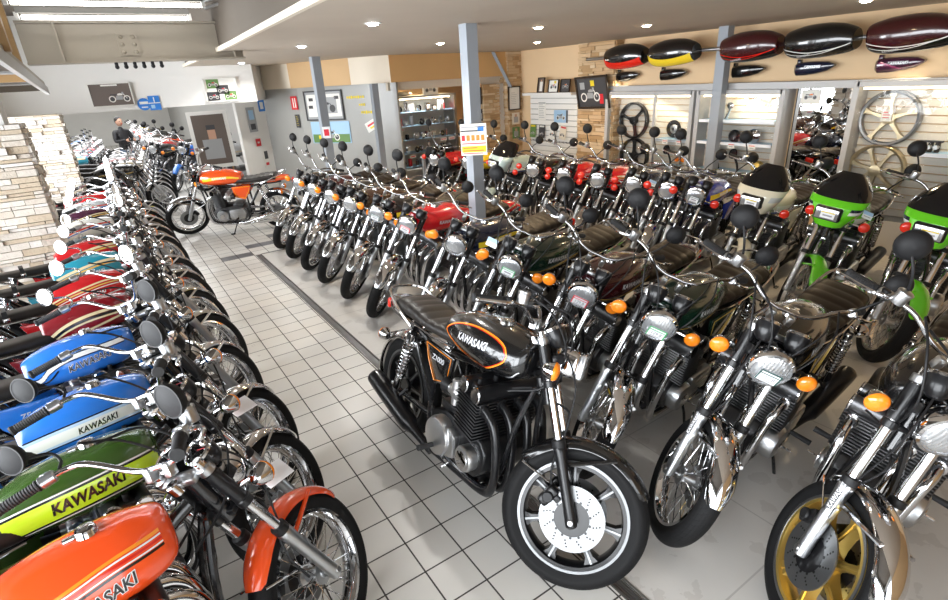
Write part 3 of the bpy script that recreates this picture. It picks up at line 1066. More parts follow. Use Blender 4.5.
def g_carb(y):
    b = MB()
    b.lathe([(.026, 0), (.030, .02), (.030, .06), (.024, .07), (.024, .10)], V(.045, y, .585), V(-1, 0, .05), 'alu_bright', 16)
    b.cyl((-.005, y, .585), (-.005, y, .648), .027, 'alu_bright', 16, .006); b.cyl((-.005, y, .53), (-.005, y, .585), .023, 'alu_bright', 14, .005)
    b.lathe([(.026, 0), (.030, .03), (.034, .06)], V(-.055, y, .588), V(-1, 0, .02), 'plastic', 14)
    return b.mesh('carburetor')


HY = (-.165, -.055, .055, .165)


def g_header(i, m):
    y = HY[i]; o = ET @ V(.085, y, .155); yo = y * .95
    b = MB()
    b.lathe([(.030, 0), (.030, .012), (.022, .016)], o - V(.004, 0, 0), V(1, 0, -.1), m, 14)
    b.tube([o, o + V(.055, 0, -.02), V(.335, yo, .53), V(.365, yo * .95, .40), V(.335, yo * .85, .24), V(.24, yo * .78, .185), V(.02, yo * .75, .165), V(-.20, math.copysign(.15, y), .185)], .0215, m, 12, 5)
    return b.mesh('exhaust_header')


def g_muffler(s, up, m):
    b = MB(); dz = .085 * up; dy = .02 * up
    a = V(-.16, s * (.17 + dy), .165 + dz * .3); e = V(-1.0, s * (.205 + dy * .3), .285 + dz * 1.15)
    pts = [a + (e - a) * t for t in (0, .14, .24, .34, .60, .90, .985, 1.0)]
    b.tube(pts, [.021, .022, .028, .042, .049, .052, .047, .040], m, 18, 3)
    b.tube([e - (e - a) * .012, e + (e - a) * .012], .022, 'plastic', 12)
    b.tube([V(-.60, s * .15, .36), a + (e - a) * .5], .008, m, 6)
    return b.mesh('muffler')


def g_can(s, m):
    b = MB(); a = V(-.20, s * .15, .165); c = V(-.36, s * .185, .235); e = V(-.86, s * .215, .375)
    b.tube([a, a.lerp(c, .5), c, c.lerp(e, .08), c.lerp(e, .16), c.lerp(e, .6), c.lerp(e, .95), e], [.024, .026, .032, .048, .055, .057, .055, .048], m, 22, 3)
    b.tube([e - (e - c) * .02, e + (e - c) * .03], .030, 'plastic', 16)
    b.tube([V(-.56, s * .14, .40), c.lerp(e, .5)], .009, m, 6)
    return b.mesh('muffler')


def g_peg(s):
    b = MB(); b.tube([V(-.10, s * .14, .29), V(-.10, s * .20, .285)], .010, 'frame_black', 8); b.tube([V(-.10, s * .20, .285), V(-.10, s * .31, .285)], [.014, .017], 'grip', 10)
    return b.mesh('footpeg')


def g_pedal(s):
    b = MB()
    if s < 0: b.tube([V(-.16, -.165, .24), V(-.02, -.19, .235), V(.06, -.215, .26), V(.075, -.27, .262)], .0075, 'chrome', 8, 4)
    else: b.tube([V(-.11, .20, .27), V(.02, .215, .27), V(.06, .22, .285), V(.065, .275, .287)], .0065, 'chrome', 8, 4)
    return b.mesh('foot_pedal')


def g_stand():
    b = MB(); b.tube([V(-.05, .135, .20), V(-.02, .20, .12), V(.02, .262, .020)], .009, 'frame_black', 8)
    b.box((.025, .272, .006 + .038), (.07, .035, .010), 'frame_black', Matrix.Rotation(R(-9), 3, 'X'), .003)
    return b.mesh('side_stand')


def g_chain():
    b = MB(); y = .075; pts = [V(-.20, y, .40), V(-.745, y, .415)]
    b.box((-.47, y, .405), (.55, .012, .014), 'steel', Matrix.Rotation(R(1.5), 3, 'Y')); b.box((-.47, y, .262), (.55, .012, .014), 'steel', Matrix.Rotation(R(-4), 3, 'Y'))
    b.lathe([(.092, -.004), (.092, .004), (.03, .004), (.03, -.004)], V(-.745, y, .325), (0, 1, 0), 'steel', 36, True)
    b.box((-.52, y, .43), (.42, .03, .006), 'chrome', None, .002)
    return b.mesh('drive_chain')


# fairing for the 'race' bikes
def g_fairing(m, trim, trim2):
    b = MB(); rows = []
    # bikini cowl: a curved shield round the rectangular lamp
    for i in range(17):
        t = i / 16; row = []
        z = .74 + t * .40; x0 = .70 - .05 * abs(t - .25) * 2 - max(0, t - .45) * .34; hw = .115 + .10 * math.sin(min(1, t * 1.35) * PI * .62)
        for j in range(-10, 11):
            a = j / 10; row.append(V(x0 - .16 * abs(a) ** 2.2, hw * math.sin(a * PI / 2), z))
        rows.append(row)
    n = 10
    b.sheet(rows[:8], m, .004); b.sheet(rows[7:10], m, .004)
    for k, mm in ((5, trim), (6, trim2)):
        for sgn in (-1, 1):
            seg = [[p + V(.002, 0, 0) for p in (r[:6] if sgn < 0 else r[-6:])] for r in rows[k:k + 2]]
            b.sheet(seg, mm, .002)
    return b.mesh('headlight_fairing')


def g_screen():
    b = MB(); rows = []
    for i in range(9):
        t = .56 + .44 * i / 8; row = []
        z = .74 + t * .40 + .02 * i / 8; x0 = .70 - .05 * abs(t - .25) * 2 - max(0, t - .45) * .34; hw = (.115 + .10 * math.sin(min(1, t * 1.35) * PI * .62)) * (1 - .52 * (i / 8) ** 2.4)
        for j in range(-10, 11):
            a = j / 10; row.append(V(x0 - .16 * abs(a) ** 2.2 + .02 * math.sin(i / 8 * PI), hw * math.sin(a * PI / 2), z - .06 * abs(a) ** 3 * i / 8))
        rows.append(row)
    b.sheet(rows, 'wind', .003)
    return b.mesh('windscreen')


def g_rect_lamp():
    b = MB(); b.box((.685, 0, .855), (.06, .20, .115), 'plastic', None, .02, 3); return b.mesh('headlight')


def g_rect_lens():
    b = MB(); b.box((.715, 0, .855), (.014, .172, .090), 'lens', None, .006, 2)
    b.box((.7235, 0.01, .85), (.001, .105, .055), 'card'); b.box((.7245, .01, .87), (.001, .10, .008), 'print_yellow'); b.box((.7245, .01, .845), (.001, .07, .012), 'ink')
    return b.mesh('headlight_lens')


# instrument-cluster headlight for the black bike with rectangular lamp
def g_sq_shell():
    b = MB(); b.box(HLC + V(-.03, 0, 0), (.10, .185, .125), 'chrome', None, .03, 3); return b.mesh('headlight')


def g_sq_lens():
    b = MB(); b.box(HLC + V(.028, 0, 0), (.03, .178, .118), 'lens', None, .012, 3); return b.mesh('headlight_lens')


def g_card(blue, s):
    b = MB(); rot = Matrix.Rotation(R(-30), 3, 'Y') @ Matrix.Rotation(R(14 * s), 3, 'Z')
    c = fk(.60, s * .19, .06) if blue else fk(.44, s * .20, .085)
    w, h = (.085, .062) if blue else (.105, .085)
    if not blue:
        n = V(-.25, s * .62, .74).normalized(); u = V(.3, s * -.9, .85); u = (u - n * u.dot(n)).normalized(); rot = Matrix((n, u.cross(n) * -1, u)).transposed()
    b.box(c, (.0018, w, h), 'card', rot)
    if blue:
        b.box(c + rot @ V(.0012, 0, .016), (.0012, .083, .028), 'card_blue', rot); b.box(c + rot @ V(.0012, 0, -.012), (.0012, .06, .006), 'ink', rot)
    b.tube([c + rot @ V(0, 0, h * .48), c + V(-.03, -s * .05, .06)], .0015, 'plastic', 4)
    return b.mesh('price_card')


def g_fork_label(s):
    b = MB(); c = fk(.27, s * .098, 0); u = AX; n = V(.5, s * .75, .2); n = (n - u * n.dot(u)).normalized(); w = u.cross(n)
    if w.z > 0: w = -w
    T = Matrix.Translation(c + n * .0285) @ Matrix((u, n.cross(u), n)).transposed().to_4x4()
    b.add([T @ V(x, y, 0) for x, y in ((-.062, -.011), (.062, -.011), (.062, .011), (-.062, .011))], [(0, 1, 2, 3)], 'print_dark')
    b.text('KAWASAKI', T @ Matrix.Translation(V(0, 0, .001)), .023, 'card', .2, .02)
    return b.mesh('fork_label')


BK = .87


def bike(label, x, y, hd, group=None, tank=('p_black', 'pin'), tail=None, cover=None, num=None, wheel='spoke', exhaust='chrome', slider='alu', fend='chrome', bar='high', back='matt', ind='amber',
         seat='stepped', seatm='seat', lean=-9.0, steer=38.0, level=2, tagc=None, tagn=None, fair=None, eng='alu_dark', card=None, pin=None, square=False, tailn=None, strap=False, mirrors=(1, -1), x_is_front=True, earm='black_metal', hl='chrome', low=False, flabel=False):
    """x, y is where the (straight-ahead) front tyre meets the floor; hd the heading in degrees"""
    h = R(hd); d = V(math.cos(h), math.sin(h), 0)
    r = empty('motorcycle', V(x, y, 0) - d * .745 * BK)
    r.rotation_euler = (R(lean), 0, h); r.scale = (BK, BK, BK)
    tag(r, label, 'motorcycle', group)
    st = Matrix.Translation(PIVOT) @ Matrix.Rotation(R(steer), 4, AX) @ Matrix.Translation(-PIVOT)
    fw = st @ Matrix.Translation(FA); rw = Matrix.Translation(RA)
    tail = tail or tank[0]; cover = cover or tank[0]

    def P(name, key, fn, mx=None, par=None, lab=None):
        if par is None and name in SHIFT:
            mx = (mx or Matrix()) @ ((LOW if low else SHIFT)[name])
        o = link(name, cached(key, fn, name), par if par is not None else r, mx)
        if lab: o['label'] = lab
        return o
    # --- wheels
    for front, mx in ((True, fw), (False, rw)):
        nm = 'front_wheel' if front else 'rear_wheel'
        if wheel == 'spoke': wo = P(nm, ('rim', front), lambda: g_rim(front), mx)
        else:
            cm = {'cast': ('black_metal', 'lip', 'lip'), 'gold': ('gold', 'gold', 'machined'), 'castblack': ('black_metal', 'black_metal', 'steel')}[wheel]
            wo = P(nm, ('cast', front, wheel), lambda: g_cast(front, *cm), mx)
        P('tyre', ('tyre', front), lambda: g_tyre(front), None, wo)
        if wheel == 'spoke':
            P('spoke_lacing', ('spk', front), lambda: g_spokes(front), None, wo)
            P('wheel_hub', 'hub', g_hub, None, wo)
        if front and level > 0: P('brake_disc', ('disc', wheel != 'spoke'), lambda: g_disc(wheel != 'spoke', wheel != 'spoke'), None, wo)
    # --- front end
    P('front_fender', ('ff', fend), lambda: g_front_fender(fend), st)
    for s in (-1, 1):
        f = P('fork_leg', ('fork', s, low), lambda: g_fork(s, 'chrome', UP - DROP if low else UP), st)
        P('fork_slider', ('slider', s, slider), lambda: g_slider(s, slider), None, f)
        if flabel: P('fork_label', ('flab', s), lambda: g_fork_label(s), None, f)
        if level > 0:
            sg = P('turn_signal', ('sig', s, 0, ind), lambda: g_signal(s, False, 'chrome' if ind == 'amber' else 'plastic'), st @ (LOW if low else SHIFT)['turn_signal_front'])
            P('signal_lens', ('sigl', s, 0, ind), lambda: g_signal_lens(s, False, ind), None, sg)
        if not fair and level > 0: P('headlight_bracket', ('ear', s, earm), lambda: g_ear(s, earm), st)
        P('handlebar_grip', ('grip', bar, s), lambda: g_grip(bar, s), st)
        if level > 0:
            P('control_lever', ('lever', bar, s), lambda: g_lever(bar, s), st)
            P('switch_housing', ('switch', bar, s), lambda: g_switch(bar, s), st)
            g = P('gauge', ('gauge', s), lambda: g_gauge(s), st)
            if level > 1: P('gauge_dial', ('dial', s), lambda: g_gauge_face(s), None, g)
        if s in mirrors:
            mo = P('rear_view_mirror', ('mir', bar, s, back), lambda: g_mirror(bar, s, back), st)
            P('mirror_glass', ('mirg', bar, s, back), lambda: g_mirror_glass(bar, s, back), None, mo)
    P('handlebar', ('bar', bar), lambda: g_bar(bar), st)
    P('fork_clamp', ('clamp', 0), lambda: g_clamp(.44, False), st)
    if level > 0: P('fork_clamp', ('clamp', 1), lambda: g_clamp(.635, True), st)
    if level > 1:
        P('control_cable', 'cable', g_cable, st)
        P('brake_caliper', ('cal', 1), lambda: g_caliper(1), st)
        if wheel != 'spoke': P('brake_caliper', ('cal', -1), lambda: g_caliper(-1), st)
    if fair:
        P('headlight_fairing', ('fair',) + fair, lambda: g_fairing(*fair)); P('windscreen', 'screen', g_screen)
        ho = P('headlight', 'rl', g_rect_lamp); P('headlight_lens', 'rll', g_rect_lens, None, ho)
    elif square:
        ho = P('headlight', 'sq', g_sq_shell, st); P('headlight_lens', 'sql', g_sq_lens, None, ho)
    else:
        ho = P('headlight', ('hl', hl), lambda: g_hl_shell(hl), st)
        P('headlight_rim', 'hlr', g_hl_rim, None, ho); P('headlight_lens', 'hll', g_hl_lens, None, ho)
        if tagc: P('headlight_price_tag', ('tag', tagc, tagn), lambda: g_hl_tag(tagc, tagn), None, ho)
    if card: P('price_card', ('card',) + card, lambda: g_card(*card), st)
    # --- body
    P('frame', 'frame', g_frame)
    t = P('fuel_tank', ('tank',) + tuple(tank), lambda: g_tank(*tank))
    if level > 0: P('filler_cap', 'cap', g_cap, None, t)
    so = P('seat', ('seat', seat, seatm), lambda: g_seat(seat, seatm))
    if level > 0: P('seat_trim', 'trim', g_seat_trim, None, so)
    if strap: P('passenger_strap', 'strap', g_strap, None, so)
    P('tail_cowl', ('tail', tail, tailn, pin), lambda: g_tail(tail, tailn, pin))
    P('rear_fender', ('rf', fend if fend in ('chrome', 'p_black') else 'chrome'), lambda: g_rear_fender('chrome'))
    if level > 0:
        tl = P('tail_light', 'tl', g_tail_light); P('tail_light_lens', 'tll', g_tail_lens, None, tl)
    for s in (-1, 1):
        if level > 0: P('side_cover', ('cov', s, cover, num, pin), lambda: g_cover(s, cover, num, pin))
        if level > 0:
            sk = P('shock_absorber', ('shock', s), lambda: g_shock(s)); P('shock_spring', ('spring', s), lambda: g_spring(s), None, sk)
        for up in (0, 1):
            if exhaust in ('black', 'mixed'):
                if not up: P('muffler', ('can', s), lambda: g_can(s, 'black_metal'))
                continue
            P('muffler', ('muf', s, up, exhaust), lambda: g_muffler(s, up, 'chrome' if exhaust == 'chrome' else 'black_metal'))
        if level > 1:
            sg = P('turn_signal', ('sig', s, 1, ind), lambda: g_signal(s, True, 'chrome' if ind == 'amber' else 'plastic')); P('signal_lens', ('sigl', s, 1, ind), lambda: g_signal_lens(s, True, ind), None, sg)
            P('footpeg', ('peg', s), lambda: g_peg(s)); P('foot_pedal', ('pedal', s), lambda: g_pedal(s))
    if level > 0:
        P('grab_rail', 'grab', g_grab); P('swingarm', 'swing', g_swing); P('side_stand', 'stand', g_stand)
    P('crankcase', ('crank', eng), lambda: g_crank(eng))
    e2 = 'alu' if eng == 'alu_dark' else 'steel'
    P('cylinder_block', ('block', eng), lambda: g_block(eng, eng)); P('cylinder_head', ('head', eng), lambda: g_head(eng, eng))
    for k in range(4):
        if level > 0: P('engine_cover', ('ec', k, eng), lambda: g_ecover(k, 'alu' if eng == 'alu_dark' else ('alu_bright' if k in (1, 2) else eng)))
        if level > 1: P('carburetor', ('carb', k), lambda: g_carb(HY[k]))
        if level > 0 or k in (0, 3): P('exhaust_header', ('hdr', k, exhaust), lambda: g_header(k, 'chrome' if exhaust != 'black' else 'black_metal'))
    if level > 1: P('drive_chain', 'chain', g_chain)
    return r


# ------------------------------------------------------------------ camera
cam = bpy.data.cameras.new('camera'); co = bpy.data.objects.new('camera', cam); COL.objects.link(co); SC.camera = co
cam.sensor_width = 36; cam.lens = 534.19 / 948 * 36; cam.clip_start = .02; cam.clip_end = 200
yw, pt, rl = .5726, .39408, -.0585
fwd = V(math.sin(yw) * math.cos(pt), math.cos(yw) * math.cos(pt), -math.sin(pt)); rt = V(math.cos(yw), -math.sin(yw), 0); up = rt.cross(fwd)
r2 = rt * math.cos(rl) + up * math.sin(rl); u2 = up * math.cos(rl) - rt * math.sin(rl)
co.matrix_world = Matrix.Translation(V(-.6608, -2.0783, 1.9024)) @ Matrix((r2, u2, -fwd)).transposed().to_4x4()


# ------------------------------------------------------------------ room shell
def wall(name, p, q, z0, z1, m, th=.08, side=1):
    p, q = V(*p, 0), V(*q, 0); d = (q - p).normalized(); n = V(-d.y, d.x, 0) * th * side
    b = MB(); a = [p, q, q + n, p + n]
    b.loft([[V(v.x, v.y, z0) for v in a], [V(v.x, v.y, z1) for v in a]], m)
    return struct(b.build(name, None, False))


def slab(name, poly, z0, z1, m):
    b = MB(); b.loft([[V(x, y, z0) for x, y in poly], [V(x, y, z1) for x, y in poly]], m)
    return struct(b.build(name, None, False))


EX = 3.25 * S
slab('floor', [(-2.6, -4.2), (EX - .035, -4.2), (EX - .035, 4.80), (6.0, 4.80), (6.0, 27.2), (-2.6, 27.2)], -.08, 0, 'tile')
slab('floor', [(EX + .035, -4.2), (6.0, -4.2), (6.0, 4.80), (EX + .035, 4.80)], -.08, 0.0, 'concrete')
b = MB(); b.bx(EX - .035, EX + .035, -4.2, 4.8, -.08, -.012, 'drain')
b.bx(EX - .035, EX - .026, -4.2, 4.8, -.03, .001, 'drain'); b.bx(EX + .026, EX + .035, -4.2, 4.8, -.03, .003, 'drain')
for k in range(5): b.bx(EX - .022 + k * .010, EX - .018 + k * .010, -4.2, 4.8, -.03, -.002, 'steel')
tag(b.build('floor_drain', None, False), 'narrow dark drain channel with a slotted cover between tiles and concrete', 'drain')
b = MB(); b.bx(EX + .035, 6.0, 4.795, 4.805, -.03, .004, 'plastic'); struct(b.build('slab_edge_shadow', None, False))  # black strip stands for the slab edge and its shadow line
slab('ground', [(-60, -60), (60, -60), (60, 60), (-60, 60)], -.30, -.085, 'asphalt')  # unseen pale ground outside, added for reflections

slab('ceiling', [(.30, -4.2), (.39, .78), (.53, 3.55), (.67, 8.0), (1.75, 9.2), (6.0, 9.2), (6.0, -4.2)], 2.29, 2.31, 'ceiling_paint')
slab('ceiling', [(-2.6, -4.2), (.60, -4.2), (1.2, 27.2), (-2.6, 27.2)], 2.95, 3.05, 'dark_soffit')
slab('ceiling', [(-2.6, 7.70), (4.0, 7.70), (6.0, 9.2), (6.0, 27.2), (-2.6, 27.2)], 2.60, 2.70, 'wall_white')
struct(MB().loft([[V(x0 + dx, y, z) for dx, z in ((-.015, 2.283), (.02, 2.283), (.02, 2.322), (-.015, 2.322))] for x0, y in ((.30, -4.2), (.39, .78), (.53, 3.55), (.67, 8.0))], 'wall_cream').build('trim_3', None, False))
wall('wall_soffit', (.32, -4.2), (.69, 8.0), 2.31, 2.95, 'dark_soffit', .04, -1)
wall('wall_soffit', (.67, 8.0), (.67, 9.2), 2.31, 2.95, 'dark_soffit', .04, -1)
# right wall, back walls
wall('wall_right', (5.9, -4.2), (5.9, 7.6), 0, 2.5, 'wall_peach', .1, -1)
wall('wall_back', (3.3, 7.6), (5.95, 7.6), 0, 2.5, 'wall_peach', .1, 1)
# header band folded along the office front
hdr = [((1.95, 8.75), (2.25, 7.83), 'wall_cream'), ((2.25, 7.83), (2.86, 6.62), 'wall_tan'), ((2.86, 6.62), (3.30, 6.08), 'wall_cream'), ((3.30, 6.08), (5.60, 6.12), 'wall_orange')]
for p, q, m_ in hdr: wall('wall_header', p, q, 1.90, 2.29, m_, .10, 1)
wall('wall_header', (3.32, 6.25), (5.9, 6.33), 1.78, 1.92, 'wall_cream', .2, 1)
# grey glazed partition under the header
wall('partition_wall', (1.98, 8.85), (2.36, 7.85), 0, 1.90, 'grey_panel', .05, 1)
wall('partition_wall', (2.36, 7.85), (3.42, 6.16), 0, 1.90, 'grey_panel', .05, 1)
# white lintel over the back room and the white side partition
wall('wall_lintel', (-2.6, 7.62), (1.62, 7.62), 1.735, 2.95, 'wall_white', .10, 1)
wall('partition_wall', (1.40, 8.35), (1.98, 8.75), 0, 1.74, 'wall_white', .06, 1)
wall('wall_lintel', (1.60, 7.64), (2.05, 8.75), 1.74, 2.30, 'wall_white', .06, 1)
wall('wall_far', (-2.6, 27.1), (6, 27.1), 0, 2.7, 'wall_white', .1, 1)
wall('wall_far', (2.2, 12.0), (2.2, 27.1), 0, 2.7, 'grey_panel', .1, -1)
# left wall: shop windows toward the street, then solid wall behind the stone piers
wall('wall_left', (-2.55, 6.75), (-2.55, 27.2), 0, 2.95, 'wall_white', .1, 1)
wall('wall_left', (-2.55, 3.90), (-2.55, 6.75), 0, .22, 'wall_white', .1, 1)
wall('wall_left', (-2.55, 3.90), (-2.55, 6.75), 2.55, 2.95, 'wall_white', .1, 1)
wall('wall_left', (-2.55, -4.2), (-2.55, 4.0), 0, .22, 'wall_white', .1, 1)
wall('wall_left', (-2.55, -4.2), (-2.55, 4.0), 2.55, 2.95, 'wall_white', .1, 1)
for k, y0 in enumerate((-4.2, -1.5, 1.2, 3.98)):  # last bay, between the stone piers, added to light the white lintel
    b = MB()
    for y in (y0, y0 + 2.65): b.bx(-2.62, -2.55, y, y + .06, .22, 2.55, 'alu')
    b.bx(-2.62, -2.55, y0, y0 + 2.7, .22, .28, 'alu'); b.bx(-2.62, -2.55, y0, y0 + 2.7, 2.49, 2.55, 'alu')
    w_ = struct(b.build('window_%d' % (k + 1), None, False))
    b = MB(); b.bx(-2.59, -2.584, y0 + .06, y0 + 2.65, .28, 2.49, 'glass'); struct(b.build('window_pane', w_, False))
# shop front behind the photographer: one glazed bay; solid part added to darken the right-hand rows
wall('wall_front', (-2.6, -4.2), (.30, -4.2), 2.45, 2.95, 'wall_white', .1, -1)
wall('wall_front', (.30, -4.2), (6, -4.2), 0, 2.95, 'wall_tan', .1, -1)
b = MB()
for x in (-2.55, -1.15, .23): b.bx(x, x + .07, -4.28, -4.2, 0, 2.45, 'alu')
b.bx(-2.55, .3, -4.28, -4.2, 0, .10, 'alu'); b.bx(-2.55, .3, -4.28, -4.2, 2.37, 2.45, 'alu')
w_ = struct(b.build('window_5', None, False))
b = MB(); b.bx(-2.48, .23, -4.245, -4.239, .1, 2.37, 'glass'); struct(b.build('window_pane', w_, False))


# stacked ledge-stone piers: every course laid as real blocks
def stone_pier(name, x0, x1, y0, y1, z1, pal, faces='S', seed=1):
    rnd = random.Random(seed); b = MB()
    b.bx(x0 + .03, x1 - .03, y0 + .03, y1 - .03, 0, z1, pal + '3')
    z = 0
    while z < z1:
        h = min(rnd.choice((.028, .036, .046, .058)), z1 - z)
        for f in faces:
            lo, hi = (x0, x1) if f in 'SN' else (y0, y1); u = lo
            while u < hi - .01:
                L = min(rnd.uniform(.08, .28), hi - u)
                if hi - u - L < .06: L = hi - u
                pr = rnd.uniform(.0, .03); m = pal + str(rnd.randrange(5)); g = .0025
                if f == 'S': b.bx(u + g, u + L - g, y0 - pr, y0 + .05, z + g, z + h - g, m)
                elif f == 'N': b.bx(u + g, u + L - g, y1 - .05, y1 + pr, z + g, z + h - g, m)
                elif f == 'W': b.bx(x0 - pr, x0 + .05, u + g, u + L - g, z + g, z + h - g, m)
                else: b.bx(x1 - .05, x1 + pr, u + g, u + L - g, z + g, z + h - g, m)
                u += L
        z += h
    return struct(b.build(name, None, False))


stone_pier('stone_pillar', -2.55, -1.16, 3.58, 3.90, 1.76, 'pale_stone', 'SE', 3)
stone_pier('stone_pillar', -2.55, -1.02, 6.75, 7.15, 1.76, 'pale_stone', 'SE', 4)
stone_pier('stone_pillar', 5.74, 5.93, 3.74, 4.47, 2.29, 'stone', 'SW', 5)
stone_pier('stone_pillar', 5.60, 5.93, 6.10, 6.36, 2.29, 'stone', 'SW', 6)
stone_pier('stone_pillar', 5.08, 5.44, 6.16, 6.32, 1.78, 'stone', 'S', 8)
slab('wall_back', [(5.44, 6.22), (5.60, 6.22), (5.60, 6.30), (5.44, 6.30)], 0, 1.78, 'wall_white')  # plain white slab standing in for a narrow white window
# plastered heads above the left piers
slab('wall_left', [(-2.55, 3.58), (-1.25, 3.58), (-1.25, 3.90), (-2.55, 3.90)], 1.76, 2.20, 'wall_white')


def post(label, x, y, z1, w=.105, d=.105):
    b = MB(); b.bx(x - w / 2, x + w / 2, y - d / 2, y - d / 2 + .012, 0, z1, 'post_paint', .002); b.bx(x - w / 2, x + w / 2, y + d / 2 - .012, y + d / 2, 0, z1, 'post_paint', .002)
    b.bx(x - w / 2, x + w / 2, y - d / 2 + .01, y + d / 2 - .01, 0, z1, 'post_paint'); b.bx(x - w * .8, x + w * .8, y - d * .8, y + d * .8, 0, .012, 'post_paint')
    o = struct(b.build('steel_post', None, False)); o['label'] = label; o['category'] = 'post'; return o


post('grey steel post rising from between the seats of the middle row', 1.93, 1.80, 2.29)
post('grey steel post standing in front of the framed racing poster', 2.10, 5.95, 2.29, .12, .12)
post('grey steel post against the display cases, between two hanging tanks', 5.62, 1.97, 2.29, .12, .12)
post('short grey steel post at the end of the office parts showcase', 3.02, 6.12, 1.90, .10, .10)
b = MB(); b.tube([V(5.60, 6.03, 1.72), V(5.24, 6.03, 2.29)], .035, 'post_paint', 4); struct(b.build('steel_brace', None, False))

# riveted steel beam with a splice plate, and hooks below it
BY = 4.38
b = MB(); b.bx(-1.02, .80, BY - .02, BY, 2.23, 2.54, 'beam_paint'); b.bx(-1.02, .80, BY - .09, BY + .08, 2.213, 2.231, 'beam_paint'); b.bx(-1.02, .80, BY - .09, BY + .08, 2.54, 2.558, 'beam_paint')
for x in (-.76, .70): b.bx(x, x + .015, BY - .09, BY, 2.23, 2.54, 'beam_paint')
b.bx(-.30, -.13, BY - .032, BY - .019, 2.27, 2.47, 'beam_paint')
for x in (-.265, -.165):
    for z in (2.30, 2.365, 2.43): b.ball((x, BY - .034, z), .017, 'beam_paint', 10, 6)
o = struct(b.build('steel_beam', None)); o['label'] = 'pale steel beam with six rivets crossing above the left bikes'; o['category'] = 'beam'
hk = ('leftmost', 'second from the left', 'third from the left', 'third from the right', 'second from the right', 'rightmost')
for k in range(6):
    b = MB(); x = -.36 + k * .075; b.cyl((x, BY - .06, 2.175), (x, BY - .06, 2.213), .015, 'plastic', 12, .004); b.ball((x, BY - .06, 2.172), .019, 'plastic', 10, 6)
    tag(b.build('beam_hook'), 'round black hook under the steel beam, %s of six' % hk[k], 'hook', 'hooks under the steel beam')
b = MB()
for z in (2.66, 2.72): b.tube([V(.50, 4.2, z), V(.78, 3.2, z + .02)], .016, 'alu', 8)
struct(b.build('ceiling_pipe'))
# fluorescent battens
for (x0, x1, y, z, lb) in ((-.97, .31, 4.02, 2.552, 'lower fluorescent tube lamp just above the steel beam'), (-1.0, .41, 3.80, 2.632, 'upper fluorescent tube lamp nearest the top edge')):
    r_ = tag(empty('fluorescent_lamp', (0, 0, 0)), lb, 'lamp', 'fluorescent lamps over the steel beam')
    MB().bx(x0, x1, y - .03, y + .03, z + .030, z + .075, 'lamp_grey').build('lamp_housing', r_, False)
    MB().tube([V(x0 + .03, y, z), V(x1 - .03, y, z)], .017, 'tube', 12).build('fluorescent_tube', r_)
    for x in (x0, x1): MB().box((x, y, z + .01), (.03, .045, .055), 'wall_white').build('lamp_holder', r_)
    for x in (x0 + .2, x1 - .2): MB().cyl((x, y, z + .07), (x, y, 2.955), .006, 'steel', 8).build('hanger_rod', r_)

# loft shelf on the left, its deck sloping away, with a timber prop
r_ = tag(empty('loft_shelf', (-1.6, 3, 2.1)), 'grey steel edged loft shelf hanging at the upper left corner', 'shelf')
r_.location = (0, 0, 0)
A, B_ = V(-1.03, .6, 2.27), V(-1.00, 5.15, 2.045)
b = MB(); dn = V(0, 0, -1)
b.loft([[A, A + V(.03, 0, 0), A + V(.03, 0, -.09), A + V(0, 0, -.09)], [B_, B_ + V(.03, 0, 0), B_ + V(.03, 0, -.07), B_ + V(0, 0, -.07)]], 'case_frame'); b.build('edge_channel', r_, False)
b = MB(); b.loft([[A + V(-.02, 0, 0), A + V(.015, 0, .02), A + V(.015, 0, .05), A + V(-.02, 0, .05)], [B_ + V(-.02, 0, 0), B_ + V(.015, 0, .02), B_ + V(.015, 0, .05), B_ + V(-.02, 0, .05)]], 'beam_paint'); b.build('edge_rail', r_, False)
b = MB(); q = V(-1.5, 0, 0); b.loft([[A, A + q, A + q + V(0, 0, -.015), A + V(0, 0, -.015)], [B_, B_ + q, B_ + q + V(0, 0, -.015), B_ + V(0, 0, -.015)]], 'dark_soffit'); b.build('deck', r_, False)
for t_ in (.35, .62, .85):
    p = A.lerp(B_, t_); MB().box(p + V(-.75, 0, -.045), (1.5, .05, .06), 'wood' if t_ == .62 else 'dark_soffit').build('joist', r_, False)
for t_ in (.25, .5, .72):
    p = A.lerp(B_, t_); MB().tube([p + V(-1.45, 0, -.05), p + V(-.02, .25, -.05)], .012, 'case_frame', 6).build('brace_bar', r_)
b = MB(); b.loft([[V(x, y, z) for x, z in ((-1.14, 2.10), (-1.09, 2.10), (-1.09, 2.9), (-1.14, 2.9))] for y in (4.85, 4.95)], 'wood'); b.build('timber_post', r_, False)
b = MB(); b.loft([[V(x, y, z) for x, z in ((-1.02, 2.20), (-.97, 2.20), (-.97, 2.9), (-1.02, 2.9))] for y in (2.4, 2.5)], 'wood'); b.build('timber_post', r_, False)


# recessed ceiling lamps
def downlight(x, y, lb, cool=False, power=30, z=2.29):
    r_ = tag(empty('ceiling_lamp', (x, y, z)), lb, 'lamp', 'recessed ceiling lamps')
    MB().lathe([(.062, -.004), (.062, .0), (.046, .004), (.044, -.004)], (0, 0, 0), (0, 0, 1), 'case_frame', 24, True).build('lamp_ring', r_)
    MB().lathe([(.042, -.006), (.026, -.016), (0, -.019)], (0, 0, 0), (0, 0, 1), 'lamp_cool' if cool else 'lamp', 20).build('lamp_bulb', r_)
    li = bpy.data.lights.new('ceiling_lamp_light', 'SPOT'); li.energy = power; li.color = (1, .97, .92) if cool else (1, .74, .44); li.spot_size = R(150); li.spot_blend = .6; li.shadow_soft_size = .04
    o = bpy.data.objects.new('lamp_light', li); COL.objects.link(o); o.parent = r_; o.location = (0, 0, -.03)


